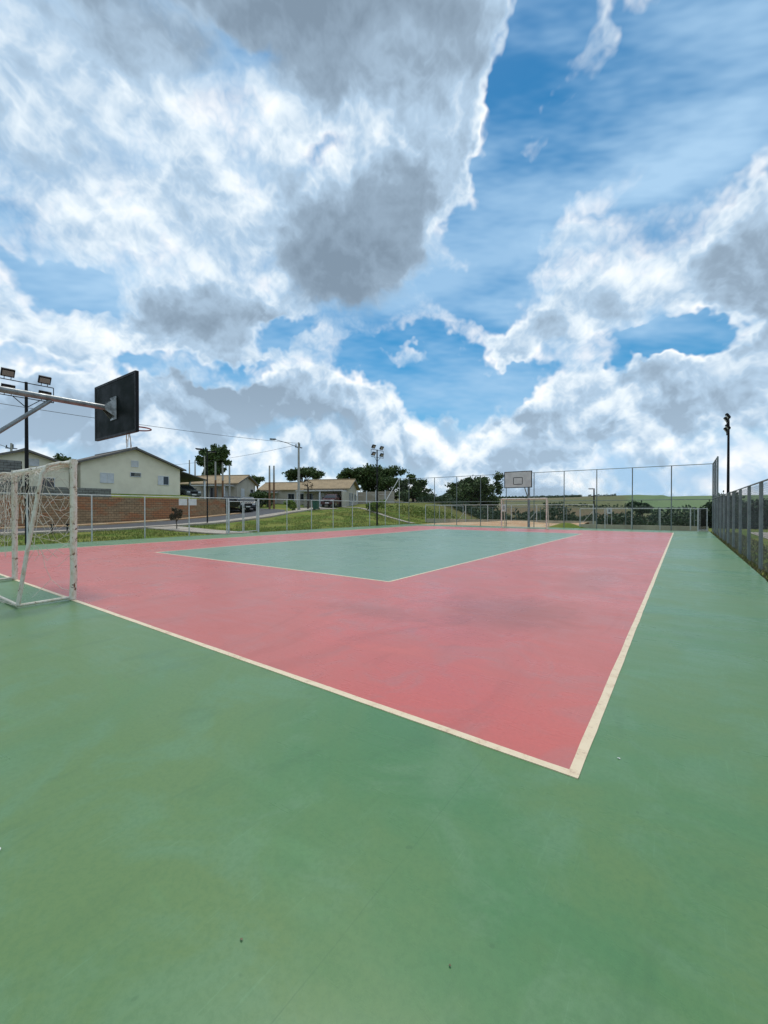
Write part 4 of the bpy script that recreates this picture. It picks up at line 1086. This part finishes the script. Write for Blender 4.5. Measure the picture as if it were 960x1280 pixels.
# ---------------------------------------------------------------- cars
def make_car(label, loc, rotz, paint, group=None):
    t = Thing('car', label, 'car', loc, rotz, group)             # local +x forward
    prof = [(-2.05,0.42),(-2.12,0.70),(-2.02,1.02),(-1.72,1.12),(-1.52,1.46),(-1.1,1.62),(0.05,1.62),(0.45,1.50),(0.98,1.06),(1.72,0.96),(2.02,0.80),(2.08,0.50),(2.0,0.30),(-1.95,0.30)]
    hw = 0.86; mb = MB(); n = len(prof)
    def yw(z): return hw if z < 1.06 else hw - (z - 1.06) * 0.36
    vs = [(x, -yw(z), z) for x, z in prof] + [(x, yw(z), z) for x, z in prof]
    mb.add(vs, [tuple(range(n)), tuple(range(n, 2*n))[::-1]] + [(i, i + n, (i+1) % n + n, (i+1) % n) for i in range(n)])
    b = t.l('body', mb, paint)
    bv = b.modifiers.new('soft', 'BEVEL'); bv.width = 0.05; bv.segments = 2; bv.limit_method = 'ANGLE'
    # glass
    def pane(q, nm): t.l(nm, MB().add(q, [(0,1,2,3)]), 'pane', b)
    e = 0.012
    pane([(0.93+e,-0.76,1.13),(0.93+e,0.76,1.13),(0.49+e,0.62,1.48),(0.49+e,-0.62,1.48)], 'windscreen')
    pane([(-1.71-e,0.74,1.16),(-1.71-e,-0.74,1.16),(-1.53-e,-0.64,1.44),(-1.53-e,0.64,1.44)], 'rear_window')
    for s in (-1, 1):
        def sy(z): return s*(yw(z) + 0.008)
        pane([(-1.35,sy(1.14),1.14),(-0.42,sy(1.14),1.14),(-0.42,sy(1.54),1.54),(-1.16,sy(1.54),1.54)], 'side_window')
        pane([(-0.34,sy(1.14),1.14),(0.76,sy(1.14),1.14),(0.32,sy(1.50),1.50),(-0.34,sy(1.54),1.54)], 'side_window')
        t.l('headlight', MB().box(1.86, s*0.62-0.17, 0.70, 2.085, s*0.62+0.17, 0.84), 'chrome', b)
        t.l('tail_light', MB().box(-2.125, s*0.70-0.10, 0.72, -1.98, s*0.70+0.10, 0.98), 'carred', b)
        t.l('mirror', MB().box(0.62, s*0.97-0.09, 1.10, 0.74, s*0.97+0.09, 1.24), paint, b)
        for x in (-1.32, 1.28):
            w = t.l('wheel', MB().tube([(x, s*0.68, 0.33), (x, s*0.88, 0.33)], 0.33, 18), 'tyre', smooth=True)
            t.l('rim', MB().tube([(x, s*0.87, 0.33), (x, s*0.893, 0.33)], 0.21, 14), 'chrome', w)
    t.l('grille', MB().box(2.02, -0.42, 0.60, 2.10, 0.42, 0.82), 'dark', b)
    t.l('number_plate', MB().box(2.06, -0.24, 0.42, 2.105, 0.24, 0.54), 'plate', b)
    return t
cx_, cy_ = at(309.5, 49)
make_car('dark car parked on the bend of the road facing the court', (cx_, cy_, terrain(cx_, cy_) + 0.04), R(-34), 'carpaint')
cx_, cy_ = at(294, 51.5)
make_car('dark car standing by the porch of the grey gabled house', (cx_, cy_, terrain(cx_, cy_) + 0.05), R(20), 'carpaint')
cx_, cy_ = at(415, 53.0)
make_car('maroon car under the carport roof', (cx_, cy_, terrain(cx_, cy_) + 0.1), R(-64), 'carred')
make_car('grey car on the terrace beside the cream gabled house', (-45.6, 24.6, terr(-45.6, 24.6) + 0.02), R(0), 'cargrey')

# ---------------------------------------------------------------- small things outside
t = Thing('wheelie_bin', 'green wheelie bin on the driveway by the carport house', 'bin', (*at(395, 46.5), terrain(*at(395, 46.5)) + 0.06), R(20))
bd = t.l('body', MB().prism([(-0.24,-0.28,0.06),(0.24,-0.28,0.06),(0.29,-0.32,0.95),(-0.29,-0.32,0.95)], (0, 0.58, 0)), 'bin')
t.l('lid', MB().prism([(-0.31,-0.36,0.952),(0.31,-0.36,0.952),(0.31,-0.34,1.02),(-0.31,-0.34,1.02)], (0, 0.66, 0.03)), 'bin')
for s in (-1, 1): t.l('wheel', MB().tube([(s*0.22, 0.30, 0.10), (s*0.29, 0.30, 0.10)], 0.10, 12), 'tyre')
for i, yy in enumerate((7.75, 8.45)):
    t = Thing('short_post', 'short black post on the grass verge, ' + ('farther from' if i == 0 else 'nearer to') + ' the rusty sapling', 'post', (-28.2, yy, terrain(-28.2, yy)), 0, 'short black posts on the verge')
    t.l('shaft', MB().tube([(0,0,-0.05),(0,0,0.48)], 0.045, 8), 'dark'); t.l('cap', MB().box(-0.08,-0.08,0.48,0.08,0.08,0.56), 'dark')
t = Thing('sign_plate', 'pair of white notice plates wired to the road side fence', 'sign', (LX + 0.04, 11.2, 1.5))
for y in (10.86, 11.36): t.w('plate', MB().box(LX + 0.045, y - 0.21, 1.55, LX + 0.055, y + 0.21, 1.88), 'plate')
for (x, y, w_, h_, z0, lab) in ((-4.3, 33.6, 0.34, 0.42, 1.02, 'small notice board on two thin posts beyond the low fence'), (-12.4, 34.6, 0.44, 0.62, 1.15, 'notice board on two thin posts behind the white goal frame')):
    t = Thing('notice_board', lab, 'sign', (x, y, 0))
    for s in (-1, 1): t.l('board_post', MB().tube([(s*w_*0.42, 0.03, 0), (s*w_*0.42, 0.03, z0 + h_)], 0.022, 6), 'galv')
    b = t.l('board', MB().box(-w_/2, -0.015, z0, w_/2, 0.005, z0 + h_), 'plate')
    t.l('pictogram', MB().box(-w_*0.18, -0.019, z0 + h_*0.25, w_*0.18, -0.0155, z0 + h_*0.75), 'arm', b)

# ---------------------------------------------------------------- trees and plants
def leaf_mesh(name, C, size, mat, parent=None, off=(0,0,0), flat=0.0):
    """C: leaf centres (n,3); each leaf a small bent quad pair"""
    n = len(C); a = nrg.normal(size=(n, 3)); a[:, 2] *= (1 - flat)
    a /= np.linalg.norm(a, axis=1)[:, None] + 1e-9
    b = np.cross(a, nrg.normal(size=(n, 3))); b /= np.linalg.norm(b, axis=1)[:, None] + 1e-9
    s = size * nrg.uniform(0.55, 1.35, (n, 1)); A, B = a * s, b * s * 0.55
    V = np.empty((n, 4, 3)); c = C - np.array(off)
    V[:, 0] = c - A; V[:, 1] = c + B; V[:, 2] = c + A; V[:, 3] = c - B
    me = bpy.data.meshes.new(name); me.vertices.add(n*4); me.vertices.foreach_set('co', V.reshape(-1).astype(np.float32))
    me.loops.add(n*4); me.loops.foreach_set('vertex_index', np.arange(n*4, dtype=np.int32))
    me.polygons.add(n); me.polygons.foreach_set('loop_start', np.arange(0, n*4, 4, dtype=np.int32)); 
    me.update(calc_edges=True); me.validate(); me.materials.append(M[mat])
    o = bpy.data.objects.new(name, me); COL.objects.link(o)
    if parent: o.parent = parent
    return o

def make_tree(label, base, clumps, leaf=0.26, per=260, mat='leaf', trunk_r=0.22, group=None, kind='tree', fork=0.35):
    """clumps: (dx, dy, z, rx, rz) relative to the base"""
    t = Thing('tree' if kind == 'tree' else kind, label, kind.replace('_', ' '), base, nrg.uniform(0, 0.01), group)
    mb = MB(); zt = min(c[2] for c in clumps)
    fk = Vector((0, 0, max(0.5, zt * fork + 0.3)))
    mb.tube([(0,0,-0.3), (0.05, 0.03, fk.z*0.5), tuple(fk)], [trunk_r*1.25, trunk_r, trunk_r*0.85], 8)
    pts = []
    for dx, dy, z, rx, rz in clumps:
        e = Vector((dx, dy, z)); m = fk.lerp(e, 0.5) + Vector((rng.uniform(-.2,.2), rng.uniform(-.2,.2), 0.25*rx))
        mb.tube([fk - Vector((0,0,0.1)), m, e], [trunk_r*0.55, trunk_r*0.32, trunk_r*0.10], 5)
        sub = max(3, int(rx * 3.2))
        for _ in range(sub):                                   # secondary sprays
            u = nrg.normal(size=3); u /= np.linalg.norm(u); rr = nrg.uniform(0.35, 1.0)
            c = np.array((dx, dy, z)) + u * np.array((rx, rx, rz)) * rr
            mb.tube([tuple(e), tuple(e.lerp(Vector(c), 0.55) + Vector((0, 0, 0.1))), tuple(c)], [trunk_r*0.12, trunk_r*0.07, 0.012], 4, False)
            q = nrg.normal(size=(per // sub + 1, 3)) * np.array((rx, rx, rz)) * 0.27
            pts.append(c + q)
    t.l('trunk', mb, 'bark', smooth=True)
    leaf_mesh('crown', np.concatenate(pts), leaf, mat, t.o)
    return t

def clump_ring(n, R_, z0, z1, rx, rz, seed, yk=1.0):
    r = random.Random(seed); out = []
    for i in range(n):
        a = 2*math.pi*i/n + r.uniform(-.4, .4); q = R_ * math.sqrt(r.uniform(0.05, 1))
        out.append((q*math.cos(a), q*math.sin(a)*yk, r.uniform(z0, z1), rx*r.uniform(.7, 1.25), rz*r.uniform(.7, 1.2)))
    return out
def on(px, d):
    x, y = at(px, d); return (x, y, terrain(x, y))
def zat(yp, d, base): return 1.37 + (636 - yp) * d / 517 - base[2]
b = on(269, 82); make_tree('tall dark dense tree behind the grey gabled house', b, clump_ring(26, 2.3, zat(592, 82, b), zat(563, 82, b), 1.2, 1.0, 1) + [(0.4, 0, zat(561, 82, b), .9, .8), (-0.7, 0, zat(574, 82, b), 1.2, 1)], 0.27, 420, group='trees behind the houses')
b = on(378, 95); make_tree('wide umbrella-shaped dark tree behind the long grey house', b, [(dx, dy, zat(597 - 6*math.cos(dx*0.33) - 0.25*k, 95, b), 1.6, 0.85) for k, (dx, dy) in enumerate(((-4.0,0),(-3,1.2),(-2.0,-1),(-1,.5),(0,0.6),(1.0,-0.8),(2.0,0.8),(3,0),(4.0,0.3),(4.8,0),(0,-1.2)))], 0.27, 520, group='trees behind the houses', fork=0.5)
b = on(322, 88); make_tree('small tree peeking over the gable by the parked car', b, clump_ring(5, 1.0, zat(603, 88, b), zat(597, 88, b), 0.8, 0.6, 4), 0.25, 200, group='trees behind the houses')
b = on(85, 52); b = (b[0], b[1], 2.6); make_tree('dark tree between the two cream gabled houses', b, clump_ring(9, 1.6, zat(603, 52, b), zat(578, 52, b), 0.9, 0.8, 5), 0.2, 300)
b = on(440, 70); make_tree('rounded dark tree rising over the carport house', b, clump_ring(13, 1.7, zat(612, 70, b), zat(591, 70, b), 1.0, 0.85, 6) + [(-1.4, 0, zat(597, 70, b), 1.0, .7)], 0.22, 330, group='trees beyond the court corner')
b = on(471, 72); make_tree('broad tall dark tree behind the floodlight mast where the fence steps up', b, clump_ring(26, 4.3, zat(614, 72, b), zat(588, 72, b), 1.35, 1.0, 7) + [(0, 0, zat(587, 72, b), 1.2, .8), (-1.9, 0, zat(592, 72, b), 1.3, .9), (1.8, 0, zat(591, 72, b), 1.3, .9)], 0.23, 400, group='trees beyond the court corner')
b = on(491, 66); make_tree('airy dark tree with open lower branches behind the raking fence brace', b, clump_ring(12, 1.8, zat(624, 66, b), zat(598, 66, b), 0.9, 0.7, 8), 0.2, 280, group='trees beyond the court corner')
b = on(516, 70); make_tree('spreading dark tree whose crown stands left of open sky over the back fence corner', b, clump_ring(20, 2.7, zat(622, 70, b), zat(598, 70, b), 1.0, 0.8, 9), 0.2, 330, group='trees beyond the court corner')
b = on(590, 76); make_tree('big dark round tree alone behind the tall fence beside the far backboard', b, clump_ring(34, 4.7, zat(634, 76, b), zat(602, 76, b), 1.45, 1.1, 10) + [(0, 0, zat(601, 76, b), 1.4, .9), (-1.5, 0, zat(605, 76, b), 1.5, 1.0), (2, 0, zat(604, 76, b), 1.3, .9)], 0.23, 420)
b = on(385, 49); make_tree('pruned brown tree trunk with few twigs by the long grey house', b, [(0, 0, 3.3, .45, .5), (0.3, 0.1, 2.7, .4, .4), (-0.4, 0, 2.9, .35, .3)], 0.08, 45, 'leaf3', 0.12, fork=0.8)
b = on(220, 26.5); make_tree('small rusty-leaved sapling on the verge in front of the retaining wall', b, clump_ring(8, 0.32, 0.75, 1.35, 0.22, 0.2, 12), 0.055, 150, 'leaf3', 0.03, kind='sapling')
b = on(365, 45); make_tree('bright yellow-green bush by the concrete utility pole', b, clump_ring(9, 0.55, 0.35, 1.05, 0.32, 0.28, 13), 0.09, 260, 'leaf2', 0.04, kind='bush')
b = on(323, 57); make_tree('dark dense bush beside the long grey house', b, clump_ring(12, 1.5, 0.5, 2.0, 0.7, 0.6, 14), 0.14, 380, 'leaf', 0.06, kind='bush')
b = on(469, 46); make_tree('yellow-green bush on the grass bank outside the fence corner', b, clump_ring(8, 0.8, 0.3, 1.1, 0.4, 0.35, 15), 0.10, 260, 'leaf2', 0.04, kind='bush')
b = on(799, 62); make_tree('slim palm-like tree standing in the hollow beyond the low fence', b, clump_ring(9, 1.5, zat(640, 62, b), zat(630, 62, b), 0.9, 0.5, 16), 0.22, 240, 'hedge', 0.14)
for i, (px, d, w_, y0, y1) in enumerate(((884, 44, 1.3, 657, 641), (903, 40, 1.8, 655, 622), (925, 38, 2.0, 655, 624), (952, 36, 2.2, 655, 624))):
    b = on(px, d); make_tree(('dark leafy tree close behind the weedy fence, %s' % ('next to the corner', 'beside the floodlight mast', 'second past the mast', 'third past the mast')[i]), b,
        clump_ring(13, w_, zat(y0, d, b), zat(y1 + 4, d, b), 0.85, 0.75, 20 + i), 0.17, 330, 'hedge', 0.1, group='trees behind the weedy fence')

def thicket(name, label, boxes, size, dens, mat='hedge'):
    pts = []
    for (x0, y0, x1, y1, h) in boxes:
        n = int(abs(x1-x0) * abs(y1-y0) * dens * max(1, h*0.5))
        x = nrg.uniform(min(x0,x1), max(x0,x1), n); y = nrg.uniform(min(y0,y1), max(y0,y1), n)
        hh = h * (0.62 + 0.38*np.sin(x*0.7 + y*0.4)*np.sin(x*0.23 + 1.3) + 0.18*np.sin(x*1.9+y))
        z = np.array([terrain(a, b) for a, b in zip(x, y)]) + np.clip(hh, 0.3, None) * nrg.uniform(0.0, 1.0, n)**0.6
        pts.append(np.stack([x, y, z], 1))
    o = leaf_mesh(name, np.concatenate(pts), size, mat); tag(o, label, 'hedge', kind='stuff'); return o
thicket('hedge', 'dark dense hedge and scrub behind the court', [(-20, 46, -10, 51, 2.1), (-10, 46, 1, 52, 2.0), (-3, 52, 14, 60, 2.1), (-34, 55, -20, 62, 1.5)], 0.16, 60)
thicket('hedge', 'dark scrub beyond the weedy fence', [(8, 34, 30, 44, 2.6), (14, 20, 34, 34, 2.6)], 0.22, 14)
thicket('shrubs', 'green shrubs on the bank outside the fence corner', [(-29, 39, -21.5, 47, 0.9)], 0.10, 45, 'blade')
thicket('distant_wood', 'dark line of distant trees in the valley and along the far hill', [(-60, 150, 40, 158, 3.5), (-330, 800, -150, 830, 4.5), (-140, 820, -95, 830, 4.0), (-80, 300, -30, 306, 2.5)], 0.8, 0.8)

# grass: blades on the verge outside the road side fence, weeds along the right fence
def grass(name, label, regions, h, mat, lean=0.35):
    V = []; 
    for (x0, y0, x1, y1, n) in regions:
        for _ in range(n):
            x, y = rng.uniform(x0, x1), rng.uniform(y0, y1); z = terrain(x, y)
            if name == 'grass' and (abs(y - 14) < 1.0 or mnoise.noise((x*0.5, y*0.5, 0)) < -0.25): continue
            a = rng.uniform(0, 6.283); hh = h * rng.uniform(0.4, 1.3); w = 0.012 + 0.05*h
            dx, dy = math.cos(a)*w, math.sin(a)*w; lx, ly = rng.uniform(-lean, lean)*hh, rng.uniform(-lean, lean)*hh
            V += [(x-dx, y-dy, z - 0.01), (x+dx, y+dy, z - 0.01), (x+lx, y+ly, z+hh)]
    me = bpy.data.meshes.new(name); me.from_pydata(V, [], [(i, i+1, i+2) for i in range(0, len(V), 3)]); me.materials.append(M[mat])
    o = bpy.data.objects.new(name, me); COL.objects.link(o); tag(o, label, 'grass', kind='stuff'); return o
grass('grass', 'short green grass on the verge and bank by the road', [(-28.8, -2, -20.4, 14, 9000), (-28.8, 14, -20.4, 38, 16000), (-33, 30, -24, 40, 4000)], 0.11, 'blade')
grass('weeds', 'weeds and dry grass along the foot of the right fence', [(1.32, 2, 1.55, 31.5, 2200), (1.5, 2, 2.6, 31.5, 5000)], 0.10, 'weed', 0.7)
grass('tufts', 'grass tufts at the foot of the road side fence', [(-20.4, -2, -20.12, 31.5, 900)], 0.09, 'weed', 0.6)
drape('dirt_track', 3.2, -5, 9.0, 34, lambda x, y: terrain(x, y) + 0.02 + 0.012*math.sin(x*1.3 + y*0.4), 'concrete', 30)

# ---------------------------------------------------------------- litter on the floor
def litter(name, label, cat, p, s, mat, seed):
    r = random.Random(seed); mb = MB(); n = 7
    ring = [(p[0] + s*r.uniform(.6, 1.1)*math.cos(a), p[1] + s*r.uniform(.35, .7)*math.sin(a), 0.003 + r.uniform(0, s*0.35)) for a in [i*2*math.pi/n for i in range(n)]]
    top = [(x + 0.001, y, z + 0.0015) for x, y, z in ring]
    mb.add(ring + top, [tuple(range(n))[::-1], tuple(range(n, 2*n))] + [(i, (i+1) % n, (i+1) % n + n, i + n) for i in range(n)])
    o = mesh_obj(name, mb, mat); tag(o, label, cat)
litter('paper_scrap', 'tiny white paper scrap on the green floor near the corner of the lines', 'litter', (-0.28, 2.58), 0.010, 'paper', 1)
litter('paper_scrap', 'tiny white paper scrap on the open green floor before the netted goal', 'litter', (-2.22, 0.43), 0.013, 'paper', 2)
litter('dry_leaf', 'small dry leaf on the green floor near the slab joint', 'leaf', (-1.13, 0.79), 0.006, 'dryleaf', 3)
litter('dry_leaf', 'small dry leaf on the green floor away from the slab joint', 'leaf', (-0.56, 1.11), 0.005, 'dryleaf', 4)
